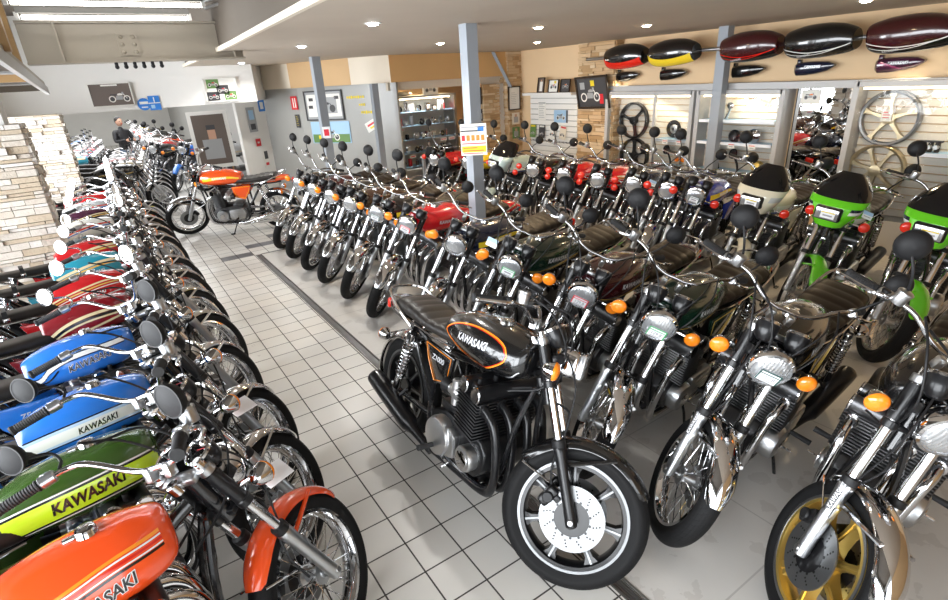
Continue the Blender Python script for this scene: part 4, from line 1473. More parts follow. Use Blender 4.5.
for x, y, c, lb in ((1.11, 1.76, 1, 'white ceiling lamp left of the tall grey post'), (1.26, 3.84, 1, 'white ceiling lamp near the post by the racing poster'), (1.35, 7.0, 1, 'small white ceiling lamp by the white lintel'),
                    (2.86, 3.78, 0, 'warm ceiling lamp just left of the tall grey post'), (2.85, 2.04, 0, 'upper warm ceiling lamp right of the tall grey post'), (4.44, 3.93, 0, 'lower warm ceiling lamp above the slatted notice board'),
                    (4.11, 1.87, 0, 'warm ceiling lamp above the red and the yellow hanging tanks'), (4.5, .1, 0, 'warm ceiling lamp at the top edge above the dark blue tank')):
    downlight(x, y, lb, c, 75 if c else 58)
downlight(4.3, 6.9, 'small warm lamp over the parts showcase', 0, 50, 2.05)
slab('ceiling', [(3.45, 6.35), (5.9, 6.40), (5.9, 7.6), (3.3, 7.6)], 2.055, 2.10, 'wall_cream')


# flat pictures and notices
def face(origin, right, upv):
    """frame for things on a wall: local x to the right, y up, z toward the viewer"""
    r_, u_ = V(*right).normalized(), V(*upv).normalized(); n_ = r_.cross(u_)
    return Matrix.Translation(V(*origin)) @ Matrix((r_, u_, n_)).transposed().to_4x4()


def flat(b, T, x, y, w, h, m, z=.0, th=.003):
    b.add([T @ V(x + sx * w / 2, y + sy * h / 2, z + sz) for sz in (0, th) for sx, sy in ((-1, -1), (1, -1), (1, 1), (-1, 1))],
          [(0, 3, 2, 1), (4, 5, 6, 7), (0, 1, 5, 4), (1, 2, 6, 5), (2, 3, 7, 6), (3, 0, 4, 7)], m)


def moto_print(b, T, x, y, w, body, wheel='print_grey', z=.004, flip=1):
    """a small printed side view of a motorcycle"""
    def pol(pts, m, zz):
        b.add([T @ V(x + px * w * flip, y + py * w, zz) for px, py in pts], [tuple(range(len(pts)))], m)
    for cx in (-.30, .30):
        pts = []
        for k in range(20):
            a = 2 * PI * k / 20; pts.append((cx + .145 * math.cos(a), -.10 + .145 * math.sin(a)))
        pol(pts, wheel, z); pol([(cx + (px - cx) * .7, -.10 + (py + .10) * .7) for px, py in pts], 'print_dark', z + .0006)
    pol([(-.16, -.14), (.12, -.14), (.15, .02), (-.12, .04)], 'print_grey', z + .001)
    pol([(-.08, .05), (.14, .05), (.17, .12), (.05, .15), (-.06, .12)], body, z + .0016)
    pol([(-.36, .07), (-.06, .05), (-.06, .11), (-.34, .12)], 'print_dark', z + .0016)
    pol([(.15, .14), (.30, -.10), (.33, -.10), (.19, .15)], wheel, z + .002)
    pol([(.14, .13), (.22, .10), (.20, .20), (.12, .20)], 'print_grey', z + .0022)


def picture(name, lb, cat, T, w, h, border=.02, fm='pic_frame', ground='print_brown', draw=None, group=None):
    r_ = tag(empty(name), lb, cat, group); r_.matrix_world = T
    I = Matrix()
    if border:
        b = MB()
        for x, y, ww, hh_ in ((0, h / 2 - border / 2, w, border), (0, -h / 2 + border / 2, w, border), (w / 2 - border / 2, 0, border, h), (-w / 2 + border / 2, 0, border, h)): flat(b, I, x, y, ww, hh_, fm, 0, .022)
        b.build('picture_frame', r_, False)
    b = MB(); flat(b, I, 0, 0, w - border, h - border, ground, .002, .006)
    if draw: draw(b, Matrix.Translation(V(0, 0, .008)))
    b.build('print_sheet', r_, False)
    return r_


def sheet_sign(name, lb, cat, T, w, h, ground, draw=None, group=None):
    b = MB(); flat(b, T, 0, 0, w, h, ground, 0, .003)
    if draw: draw(b, T @ Matrix.Translation(V(0, 0, .0035)))
    return tag(b.build(name, None, False), lb, cat, group)


def rows(b, T, x, y, w, n, dy, m, hh_=.006, z=.0, seed=1):
    rnd = random.Random(seed)
    for k in range(n): flat(b, T, x - w / 2 + w * (q := rnd.uniform(.6, 1)) / 2, y - k * dy, w * q, hh_, m, z, .0006)


FT = lambda x, y, z: face((x, y, z), (1, 0, 0), (0, 0, 1))          # on walls that face the camera along -y
FR = lambda y, z, x=5.89: face((x, y, z), (0, -1, 0), (0, 0, 1))    # on the right-hand wall


def d_big(b, T):
    flat(b, T, .0, .125, .20, .02, 'paper', .0, .001); moto_print(b, T, .09, -.03, .30, 'paper', 'paper', .001)


picture('motorcycle_poster', 'dark poster of a classic motorcycle on the white lintel', 'poster', FT(-.375, 7.60, 1.955), .52, .31, .012, 'paper', 'print_brown', d_big)


def d_two(b, T):
    for x, y, c in ((-.11, .09, 'print_green'), (.12, -.09, 'print_green'), (.02, .0, 'print_dark'), (-.13, -.09, 'print_dark')):
        flat(b, T, x, y, .18, .13, c, 0, .0006); moto_print(b, T, x, y, .16, 'print_red', 'paper', .002)


picture('photo_board', 'white board of small motorcycle photographs above the grey panels', 'poster', FT(1.10, 7.60, 1.94), .48, .34, .012, 'paper', 'paper', d_two)
T_ = FT(.0, 7.612, 1.80); b = MB(); b.lathe([(.085, 0), (.085, .003), (0, .003)], T_ @ V(0, 0, 0), T_.to_3x3() @ V(0, 0, 1), 'print_blue', 28)
flat(b, T_, 0, .02, .11, .035, 'paper', .0035, .001); flat(b, T_, 0, -.04, .08, .016, 'paper', .0035, .001)
tag(b.build('round_sticker', None, False), 'round blue sticker on the white lintel beside the poster', 'sticker')
sheet_sign('square_sticker', 'square blue sticker, right one of two on the white lintel', 'sticker', FT(.14, 7.61, 1.81), .15, .20, 'print_blue', lambda b, T: (flat(b, T, 0, .0, .16, .012, 'paper', 0, .001), flat(b, T, 0, .04, .012, .08, 'paper', 0, .001), flat(b, T, -.03, -.05, .05, .05, 'print_sky', 0, .001)))

# ---- things on the grey glazed partition
pa, pb = V(2.36, 7.85, 0), V(3.42, 6.16, 0); pd = (pb - pa).normalized()


def FP(t, z, off=.012):
    p = pa + (pb - pa) * t; n = V(pd.y, -pd.x, 0) * off
    return face((p.x + n.x, p.y + n.y, z), tuple(pd), (0, 0, 1))


def d_race(b, T):
    flat(b, T, 0, 0, .70, .36, 'paper', 0, .0006); flat(b, T, .06, .0, .42, .26, 'print_grey', .001, .0006); moto_print(b, T, .05, -.01, .42, 'print_dark', 'print_dark', .003)
    for x, y in ((-.26, .10), (-.28, -.02), (.28, .12)): flat(b, T, x, y, .09, .05, 'print_dark', .001, .0006)
    b.text('GTO', T @ Matrix.Translation(V(-.19, -.135, .005)), .10, 'paper', 0, .03)


picture('racing_poster', 'framed black and white racing poster behind the grey post', 'poster', FP(.27, 1.60), .80, .48, .022, 'print_dark', 'print_grey', d_race)


def d_field(b, T):
    flat(b, T, -.0, -.10, .78, .14, 'print_green', 0, .0006); flat(b, T, -.0, .06, .78, .18, 'print_sky', 0, .0006); moto_print(b, T, .0, -.04, .40, 'print_dark', 'paper', .002); flat(b, T, -.22, -.08, .10, .06, 'print_yellow', .001, .0006)


sheet_sign('landscape_poster', 'colour poster of a motorcycle on grass under the framed racing poster', 'poster', FP(.30, 1.16), .82, .36, 'print_sky', d_field)
sheet_sign('red_sticker', 'red sticker with a pale twin mark left of the racing poster', 'sticker', FP(-.05, 1.66), .14, .22, 'print_red', lambda b, T: (flat(b, T, -.02, 0, .02, .16, 'paper', 0, .001), flat(b, T, .025, 0, .02, .16, 'paper', 0, .001)))
sheet_sign('dark_notice', 'small dark notice under the red sticker', 'notice', FP(-.045, 1.36), .09, .22, 'print_dark', lambda b, T: rows(b, T, 0, .08, .06, 6, .03, 'print_yellow', .004))
b = MB()
for (t_, z, w, h_) in ((.60, 1.71, .36, .045), (.66, 1.59, .14, .04), (.70, 1.47, .24, .05)):
    for k in range(int(w / .045)): flat(b, FP(t_, z), -w / 2 + k * .045 + .02, 0, .032, h_ * (.7 + .3 * ((k * 7) % 3) / 2), 'print_yellow', 0, .001)
tag(b.build('yellow_lettering', None, False), 'faded yellow lettering stuck on the grey glass partition', 'lettering')
T_ = FP(.74, 1.27) @ Matrix.Rotation(R(25), 4, 'Z')
sheet_sign('slanted_sticker', 'white slanted sticker with a red and yellow flash on the grey glass', 'sticker', T_, .28, .16, 'paper', lambda b, T: (flat(b, T, 0, .02, .20, .03, 'print_red', 0, .001), flat(b, T, .02, -.03, .18, .03, 'print_yellow', 0, .001)))
wp, wq = V(1.40, 8.35, 0), V(1.98, 8.75, 0); wd = (wq - wp).normalized()


def FW(t, z):
    p = wp + (wq - wp) * t; return face((p.x + wd.y * .012, p.y - wd.x * .012, z), tuple(wd), (0, 0, 1))


sheet_sign('flyer', 'grey photo flyer pinned high on the white partition', 'poster', FW(.45, 1.42), .20, .42, 'print_grey', lambda b, T: (flat(b, T, 0, .08, .12, .16, 'print_sky', 0, .001), flat(b, T, 0, -.12, .12, .10, 'print_dark', 0, .001)))
sheet_sign('red_round_sticker', 'red round sticker on the white partition', 'sticker', FW(.52, 1.02), .12, .13, 'print_red', lambda b, T: flat(b, T, 0, 0, .05, .03, 'paper', 0, .001))
sheet_sign('blue_sticker', 'blue sticker at the top right of the white partition', 'sticker', FW(.88, 1.64), .16, .20, 'print_blue', lambda b, T: flat(b, T, 0, 0, .08, .12, 'paper', 0, .001))
sheet_sign('flyer', 'tall white flyer with a dark picture low on the white partition', 'poster', FW(.70, .72), .14, .34, 'paper', lambda b, T: (flat(b, T, 0, .06, .09, .14, 'print_dark', 0, .001), flat(b, T, 0, -.10, .08, .05, 'print_red', 0, .001)))


# notice on the tall post
def d_post(b, T):
    flat(b, T, 0, .10, .20, .012, 'print_grey', 0, .0006); flat(b, T, -.02, .07, .17, .012, 'print_dark', 0, .0006); flat(b, T, .06, .085, .05, .04, 'print_blue', 0, .0006)
    for k, m_ in enumerate(('print_red', 'print_orange', 'print_orange', 'print_orange', 'print_orange')): flat(b, T, -.085 + k * .04, .015, .028, .045, m_, 0, .0006)
    flat(b, T, 0, -.03, .20, .008, 'print_red', 0, .0006); flat(b, T, 0, -.075, .20, .05, 'print_yellow', 0, .0004); rows(b, T, 0, -.065, .18, 3, .022, 'print_red', .006, .0006)


T_ = face((1.93 - .05, 1.80 - .075, 1.43), (.80, -.60, 0), (0, 0, 1))
sheet_sign('post_notice', 'white and yellow printed notice taped on the tall grey post', 'notice', T_, .215, .25, 'paper', d_post)
sheet_sign('oval_sticker', 'pink oval sticker on the post in front of the racing poster', 'sticker', face((2.08, 5.86, 1.28), (.9, -.43, 0), (0, 0, 1)), .11, .16, 'card', lambda b, T: flat(b, T, 0, 0, .07, .09, 'tag_red', 0, .001))

# ------------------------------------------------------------------ right wall: hanging tanks, tail pieces, display cases
b = MB(); b.cyl((5.52, -.8, 2.055), (5.52, 4.08, 2.055), .021, 'alu', 16)
for y in (2.62, 1.66, -.2): b.bx(5.52, 5.91, y - .015, y + .015, 2.045, 2.065, 'alu')
tag(b.build('wall_rail'), 'long silver rail carrying the painted fuel tanks on the peach wall', 'rail')
hang = [(3.63, 'p_red', 'p_red', 's_black', 'p_black', 'black and red fuel tank hanging at the left end of the wall rail', 'small black tail piece under the black and red tank'),
        (2.86, 'p_black', 's_yellow', 's_silver', 'p_black', 'black and yellow fuel tank hanging on the wall rail', 'small black tail piece under the black and yellow tank'),
        (1.83, 'p_maroon', 's_black', 's_red', 'p_black', 'dark maroon fuel tank with red pinstripes behind the wall post', 'black tail piece under the red pinstriped tank'),
        (1.09, 'p_black', 's_black', 's_white', 'p_navy', 'glossy black fuel tank with white pinstripes on the wall rail', 'dark blue tail piece with white lettering'),
        (.32, 'p_maroon', 's_black', 's_white', 'p_purple', 'largest maroon fuel tank with white pinstripes at the right end', 'purple tail piece under the maroon pinstriped tank')]
for i, (y, bc, fl, ln, tc, l1, l2) in enumerate(hang):
    body = 'p_black' if i in (0, 1) else bc; fl = 's_red' if i == 0 else fl; dg_ = 'flank_wide' if i < 2 else 'flank'
    me = cached(('tank', body, dg_, fl, ln), lambda: g_tank(body, dg_, fl, ln))
    o = link('fuel_tank', me); tag(o, l1, 'fuel tank', 'painted fuel tanks on the wall rail')
    sc = 1.12 * .965; yt = (y - .155 + 2.08) * .959 - 2.08
    o.matrix_basis = Matrix.Translation(V(5.40, yt - .11 * sc, 2.062)) @ Matrix.Rotation(R(90), 4, 'Z') @ Matrix.Rotation(R(-20), 4, 'X') @ Matrix.Rotation(R(3), 4, 'Y') @ Matrix.Diagonal((sc, sc, 1.37, 1)) @ Matrix.Translation(V(0, 0, -.805))
    b = MB(); rg = []
    for t_, hh2, dp in ((0, .050, .05), (.06, .068, .075), (.3, .070, .085), (.6, .062, .08), (.85, .045, .06), (1.0, .012, .03)):
        ring = []
        for k in range(20):
            a = 2 * PI * k / 20; ring.append(V(-dp * math.copysign(abs(math.cos(a)) ** .7, math.cos(a)), .21 - t_ * .42, (hh2 if math.sin(a) < 0 else hh2 * .8) * math.copysign(abs(math.sin(a)) ** .7, math.sin(a)) + .02 * t_))
        rg.append(ring)
    b.loft(rg, tc); b.bx(-.03, .03, .16, .20, .02, .085, tc, .008); b.bx(-.0, .10, -.02, .02, -.02, .02, 'plastic')
    if i >= 3: b.text('KAWASAKI', face((-.084, -.0, .012), (0, -1, 0), (0, 0, 1)), .035, 's_silver', .2, .03)
    o = b.build('tail_piece'); o.location = (5.82, y - .07, 1.80); o.scale = (.9, .92, 1.1); tag(o, l2, 'tail cowl', 'tail pieces on the peach wall')

# lintel above the cases
struct(MB().bx(5.72, 5.90, -1.2, 3.95, 1.60, 1.675, 'case_frame', .004).build('trim_2', None, False))


def case(lb, y0, y1, z0, z1, mull=None, lamp=6):
    r_ = tag(empty('display_case', (5.85, (y0 + y1) / 2, 0)), lb, 'display case', 'lit display cases in the right wall'); r_.location = (0, 0, 0)
    b = MB(); w = .055
    for y in (y0, y1): b.bx(5.66, 5.90, y - w / 2, y + w / 2, 0, z1, 'case_frame', .004)
    b.bx(5.66, 5.90, y0, y1, z1 - .05, z1, 'case_frame', .004); b.bx(5.66, 5.90, y0, y1, 0, z0, 'case_frame', .004)
    if mull: b.bx(5.66, 5.70, mull - .018, mull + .018, z0, z1, 'case_frame', .003)
    b.build('case_frame', r_, False)
    b = MB(); z = z0
    while z < z1 - .05:
        b.bx(5.872, 5.895, y0, y1, z + .006, min(z + .072, z1 - .03), 'slat', .003); z += .076
    b.bx(5.890, 5.899, y0, y1, z0, z1 - .02, 'wall_tan'); b.build('slat_board', r_, False)
    b = MB(); b.bx(5.70, 5.73, y0 + .05, y1 - .05, z1 - .075, z1 - .055, 'strip_light'); b.build('case_lamp', r_, False)
    li = bpy.data.lights.new('case_light', 'AREA'); li.shape = 'RECTANGLE'; li.size = (y1 - y0) * .9; li.size_y = .04; li.energy = lamp; li.color = (1, .86, .62)
    o = bpy.data.objects.new('case_light', li); COL.objects.link(o); o.parent = r_; o.location = (5.75, (y0 + y1) / 2, z1 - .08); o.rotation_euler = (0, R(-20), R(90))
    b = MB(); b.bx(5.665, 5.669, y0 + .02, y1 - .02, z0, z1 - .05, 'glass'); b.build('case_glass', r_, False)
    return r_


case('wide lit display case with two black cast wheels on its left', 2.37, 3.80, .35, 1.60, 2.94, 5)
case('lit display case of mirrors and brackets right of the wall post', 1.24, 2.28, .35, 1.60, None, 4)
case('lit display case with two gold cast wheels at the right edge', -1.1, .52, .35, 1.66, None, 5)
# mirror strip between cases
r_ = tag(empty('wall_mirror'), 'tall narrow mirror between two lit display cases', 'mirror')
MB().bx(5.84, 5.86, .62, 1.16, .3, 1.60, 'mirror').build('mirror_pane', r_, False)
MB().bx(5.86, 5.90, .60, 1.18, .28, 1.60, 'pic_frame').build('mirror_backing', r_, False)
sheet_sign('small_print', 'small cream print of an orange motorcycle at the top of the mirror', 'poster', FR(1.02, 1.51, 5.835), .20, .15, 'paper', lambda b, T: moto_print(b, T, 0, .01, .15, 'print_orange', 'print_grey', .002))


def hung_wheel(y, z, body, sides, lb, d=.50, rim=None):
    r_ = tag(empty('cast_wheel', (5.83, y, z)), lb, 'wheel', 'cast wheels hung in the display cases'); k = d / .50
    T = Matrix.Rotation(R(90), 4, 'Z')
    b = MB()
    b.lathe([(.252 * k, -.03), (.252 * k, .03), (.242 * k, .036), (.224 * k, .03), (.218 * k, 0), (.224 * k, -.03), (.242 * k, -.036)], (0, 0, 0), (1, 0, 0), rim or body, 48, True); b.build('wheel_rim', r_)
    b = MB(); n = sides
    for q in range(n):
        a = 2 * PI * q / n + .3; dv = V(0, math.cos(a), math.sin(a)); pv = V(0, -math.sin(a), math.cos(a)); rg = []
        for rr_, w in ((.03, .026), (.08, .015), (.15, .012), (.19, .015), (.222, .030)):
            rg.append([dv * rr_ * k + pv * w + V(-.022, 0, 0), dv * rr_ * k - pv * w + V(-.022, 0, 0), dv * rr_ * k - pv * w + V(.022, 0, 0), dv * rr_ * k + pv * w + V(.022, 0, 0)])
        b.loft(rg, body)
    b.build('wheel_spider', r_)
    MB().lathe([(.055, -.035), (.055, .03), (.03, .035), (0, .035)], (0, 0, 0), (-1, 0, 0), body, 24).build('wheel_hub', r_)
    MB().cyl((.01, 0, .0), (.06, 0, .0), .012, 'steel', 10).build('hanger_peg', r_)


hung_wheel(3.42, 1.20, 'black_metal', 3, 'upper black three-spoke cast wheel in the left display case', .50)
hung_wheel(3.38, .70, 'black_metal', 5, 'lower black cast wheel in the left display case', .50)
hung_wheel(.24, 1.31, 'gold_pale', 5, rim='machined', lb='upper silver and gold five-spoke wheel at the right', d=.52)
hung_wheel(.26, .80, 'gold_pale', 7, 'lower gold seven-spoke wheel at the right', d=.52)


def case_shelf(y0, y1, z, lb):
    r_ = tag(empty('glass_shelf', (5.78, (y0 + y1) / 2, z)), lb, 'shelf')
    L = y1 - y0
    MB().bx(-.11, .10, -L / 2, L / 2, -.006, .0, 'print_sky').build('shelf_board', r_, False)
    MB().bx(-.115, -.11, -L / 2, L / 2, -.03, .004, 'card').build('shelf_edge', r_, False)


def spare(kind, y, z, lb, m='chrome'):
    b = MB(); x = 5.78
    if kind == 'lamp': b.lathe([(0, -.08), (.05, -.07), (.075, -.02), (.080, 0), (.080, .012), (.06, .025), (0, .032)], (x, y, z + .082), (-1, 0, 0), m, 24)
    elif kind == 'carb':
        for k in (-1, 0, 1): b.cyl((x, y + k * .055, z), (x, y + k * .055, z + .09), .022, m, 12, .005); b.cyl((x - .06, y + k * .055, z + .05), (x + .04, y + k * .055, z + .05), .02, 'alu', 12)
        b.bx(x - .02, x + .02, y - .09, y + .09, z + .09, z + .105, m)
    elif kind == 'cover': b.lathe([(.07, 0), (.07, .03), (.05, .05), (0, .055)], (x, y, z + .071), (-1, 0, .2), m, 24); b.bx(x - .01, x + .03, y - .03, y + .03, z, z + .02, m)
    elif kind == 'disc':
        b.lathe([(.115, -.003), (.115, .003), (.06, .003), (.06, -.003)], (x + .07, y, z + .117), (-1, 0, 0), m, 36, True)
        b.lathe([(.06, 0), (.05, .012), (.02, .014), (.02, 0)], (x + .07, y, z + .117), (-1, 0, 0), 'alu', 24)
    elif kind == 'bracket':
        for s_ in (-1, 1): b.tube([V(x, y + s_ * .03, z), V(x, y + s_ * .07, z + .10), V(x, y + s_ * .09, z + .17)], [.02, .014, .022], m, 10, 4); b.lathe([(.035, 0), (.04, .02), (0, .03)], (x, y + s_ * .085, z + .16), (-1, 0, 0), m, 16)
        b.ball((x, y, z + .09), .03, 'paper', 12, 8)
    elif kind == 'mirror':
        b.lathe([(0, -.02), (.04, -.018), (.062, 0), (.06, .012)], (x - .02, y, z + .20), (-1, .2, .2), 'matt', 22); b.tube([V(x, y, z + .18), V(x, y - .05, z + .08), V(x, y - .07, z)], .013, 'plastic', 8, 4)
    elif kind == 'signals':
        b.bx(x - .02, x + .02, y - .05, y + .05, z, z + .02, m); b.tube([V(x, y, z + .02), V(x, y, z + .18)], .008, 'chrome', 8)
        for q in (.08, .15):
            for s_ in (-1, 1): b.tube([V(x, y, z + q), V(x, y + s_ * .04, z + q)], .006, 'chrome', 6); b.lathe([(.032, 0), (.028, .015), (0, .022)], (x - .01, y + s_ * .05, z + q), (-1, 0, 0), 'amber', 16); b.lathe([(0, -.03), (.025, -.02), (.033, 0)], (x - .01, y + s_ * .05, z + q), (-1, 0, 0), 'chrome', 16)
    elif kind == 'can': b.cyl((x, y, z), (x, y, z + .14), .04, m, 20, .006); b.cyl((x, y, z + .14), (x, y, z + .165), .018, 'chrome', 12)
    return tag(b.build('spare_' + {'lamp': 'headlight', 'carb': 'carburetor_bank', 'cover': 'engine_cover', 'disc': 'brake_disc', 'bracket': 'lamp_bracket', 'mirror': 'mirror', 'signals': 'signal_set', 'can': 'oil_can'}[kind]), lb, 'spare part', 'spare parts in the display cases')


def ptag(y, z, lb, x=5.66):
    sheet_sign('price_tag', lb, 'price tag', FR(y, z, x), .085, .055, 'paper', lambda b, T: (flat(b, T, 0, .016, .07, .008, 'print_red', 0, .0006), flat(b, T, 0, -.008, .05, .012, 'print_grey', 0, .0006)), 'price tags in the display cases')


case_shelf(2.40, 2.90, .99, 'upper glass shelf behind the left case, right bay'); case_shelf(2.40, 2.90, .64, 'lower glass shelf behind the left case, right bay')
case_shelf(1.28, 2.24, 1.26, 'top shelf of the case right of the wall post'); case_shelf(1.28, 2.24, 1.00, 'middle shelf of the case right of the wall post'); case_shelf(1.28, 2.24, .66, 'low shelf of the case right of the wall post')
case_shelf(-.9, -.10, 1.02, 'glass shelf beside the gold wheels')
spare('disc', 2.74, .99, 'brake disc leaning at the left of the upper shelf', 'plastic'); spare('carb', 2.55, .99, 'black carburetor bank on the upper shelf beside a brake disc', 'black_metal'); spare('mirror', 2.76, .64, 'round black mirror on the lower shelf of the left case')
spare('signals', 2.54, .64, 'set of amber turn signals on the lower shelf'); spare('bracket', 1.98, 1.26, 'chrome lamp brackets on the top shelf right of the post')
spare('lamp', 1.56, 1.00, 'chrome headlight on the middle shelf', 'chrome'); spare('cover', 1.80, 1.00, 'black engine cover on the middle shelf', 'black_metal'); spare('mirror', 2.04, .66, 'large black mirror standing left on the low shelf'); spare('mirror', 1.78, .66, 'black mirror arm beside the large black mirror')
spare('cover', 1.46, .66, 'small bronze engine cover at the right end of the low shelf', 'gold'); spare('carb', -.16, 1.02, 'black carburetor bank beside the gold wheels', 'black_metal')
for y, z, lb in ((2.72, .955, 'price tag under the brake disc shelf, left one'), (2.50, .955, 'price tag under the black carburetor bank'), (2.50, .60, 'price tag under the amber turn signals'), (1.95, .965, 'left price tag under the middle shelf right of the post'), (1.76, .965, 'centre price tag under the middle shelf right of the post'), (1.50, .965, 'right price tag under the middle shelf right of the post'), (1.46, .62, 'price tag under the small bronze cover')): ptag(y, z, lb)
sheet_sign('wheel_label', 'white paper label on the hub of the upper silver wheel', 'price tag', FR(.25, 1.34, 5.775), .09, .11, 'paper', lambda b, T: rows(b, T, 0, .03, .06, 3, .025, 'print_red', .008))

# slatted notice board with shelf pictures and magazines
r_ = tag(empty('slat_notice_board'), 'white slatted notice board between two stone columns', 'notice board')
b = MB(); z = .45
while z < 1.55: b.bx(5.845, 5.87, 4.60, 5.78, z + .006, z + .082, 'wall_white', .003); z += .088
b.bx(5.87, 5.895, 4.60, 5.78, .45, 1.56, 'grey_panel'); b.build('slat_board', r_, False)
MB().bx(5.68, 5.895, 4.58, 5.80, 1.56, 1.60, 'wall_white').build('top_shelf', r_, False)
for k in range(12):
    b = MB(); y = 5.68 - k * .085; b.tube([V(5.845, y, .80), V(5.76, y, .80), V(5.755, y, .825)], .004, 'plastic', 6); b.build('display_hook', r_)
picture('shelf_picture', 'portrait picture standing at the left on the notice board shelf', 'picture', face((5.72, 5.33, 1.72), (0, -1, 0), (.15, 0, 1)), .17, .24, .012, 'pic_frame', 'print_brown', lambda b, T: (flat(b, T, 0, -.02, .07, .15, 'paper', 0, .0006), flat(b, T, 0, .07, .03, .03, 'skin', .001, .0006)))
picture('shelf_picture', 'bright picture standing in the middle of the notice board shelf', 'picture', face((5.72, 5.02, 1.70), (0, -1, 0), (.15, 0, 1)), .24, .20, .012, 'pic_frame', 'paper', lambda b, T: (moto_print(b, T, 0, 0, .17, 'print_red', 'print_grey', .002), flat(b, T, .03, .06, .05, .04, 'print_yellow', .0, .0006)))
picture('shelf_picture', 'dark picture at the right end of the notice board shelf', 'picture', face((5.72, 4.74, 1.70), (0, -1, 0), (.15, 0, 1)), .22, .20, .012, 'pic_frame', 'print_dark', lambda b, T: moto_print(b, T, 0, 0, .16, 'print_orange', 'print_grey', .002))
sheet_sign('white_notice', 'white notice with a grey table on the notice board', 'notice', FR(5.46, 1.30, 5.842), .20, .30, 'paper', lambda b, T: (rows(b, T, 0, .10, .16, 8, .03, 'print_grey', .008), flat(b, T, 0, .13, .18, .02, 'print_grey', 0, .0006)))
sheet_sign('bike_photo', 'wide photo of a motorcycle on the notice board', 'poster', FR(4.98, 1.22, 5.842), .34, .20, 'print_sky', lambda b, T: (moto_print(b, T, 0, 0, .24, 'print_dark', 'paper', .002), flat(b, T, .15, 0, .04, .2, 'print_dark', 0, .0006)))
for k, (y, m_, lb) in enumerate(((5.68, 'print_green', 'dark green magazine, leftmost on the hooks'), (5.44, 'print_dark', 'black magazine with a motorcycle, second on the hooks'), (5.16, 'paper', 'cream magazine with an orange bike, third on the hooks'), (4.90, 'wall_cream', 'cream leaflet with red lettering, rightmost on the hooks'))):
    T_ = face((5.815, y, .96), (0, -1, 0), (.12, 0, 1)) @ Matrix.Rotation(R(-6 if k > 1 else 0), 4, 'Z')
    sheet_sign('magazine', lb, 'magazine', T_, .155, .22, m_, lambda b, T: (flat(b, T, 0, .085, .12, .028, ('print_yellow', 'paper', 'print_brown', 'print_red')[k], 0, .0006), moto_print(b, T, 0, -.03, .12, ('print_grey', 'print_grey', 'print_orange', 'print_brown')[k], ('paper', 'paper', 'print_dark', 'print_brown')[k], .002)), 'magazines on the notice board')
picture('framed_collage', 'dark framed collage hanging crooked on the stone column', 'picture', face((5.66, 4.09, 1.60), (0, -1, 0), (-.14, .08, 1)), .68, .47, .03, 'pic_frame', 'print_dark', lambda b, T: (moto_print(b, T, -.05, -.02, .46, 'print_grey', 'paper', .002), flat(b, T, .18, -.10, .08, .14, 'print_red', .001, .0006), flat(b, T, .02, .13, .08, .08, 'print_yellow', .001, .0006), flat(b, T, -.2, .1, .1, .1, 'print_grey', .001, .0006)))

# ------------------------------------------------------------------ back office: showcase, desk, chairs, certificates
r_ = tag(empty('parts_showcase'), 'tall glass showcase full of small parts in the back office', 'showcase')
b = MB(); b.bx(3.45, 4.75, 6.95, 7.0, 0, 1.66, 'slat')
for x in (3.45, 4.75): b.bx(x - .02, x + .02, 6.55, 7.0, 0, 1.66, 'alu')
b.bx(3.43, 4.77, 6.55, 7.0, 1.64, 1.67, 'case_frame'); b.bx(3.43, 4.77, 6.55, 7.0, 0, .45, 'case_frame'); b.build('cabinet_body', r_, False)
MB().bx(3.55, 4.65, 6.58, 6.61, 1.615, 1.635, 'strip_light').build('cabinet_fill_strip', r_, False)  # glowing strip added to brighten the showcase shelves
li = bpy.data.lights.new('cabinet_fill', 'AREA'); li.shape = 'RECTANGLE'; li.size = 1.1; li.size_y = .05; li.energy = 30; li.color = (1, .93, .82)  # added fill light inside the showcase top
o = bpy.data.objects.new('cabinet_fill', li); COL.objects.link(o); o.parent = r_; o.location = (4.1, 6.60, 1.61); o.rotation_euler = (R(-25), 0, 0)
MB().bx(3.47, 4.73, 6.553, 6.557, .45, 1.64, 'glass').build('cabinet_glass', r_, False)
for z in (.49, .72, .95, 1.18, 1.41): MB().bx(3.47, 4.73, 6.64, 6.95, z - .008, z, 'print_sky').build('shelf_board', r_, False)
rnd = random.Random(11)
kinds = ('gear', 'canister', 'box', 'ring')
wh = {.49: 'on the bottom shelf', .72: 'on the fourth shelf', .95: 'on the middle shelf', 1.18: 'on the second shelf', 1.41: 'on the top shelf'}
adj = ['first', 'second', 'third', 'fourth', 'fifth', 'sixth', 'seventh', 'eighth', 'ninth']
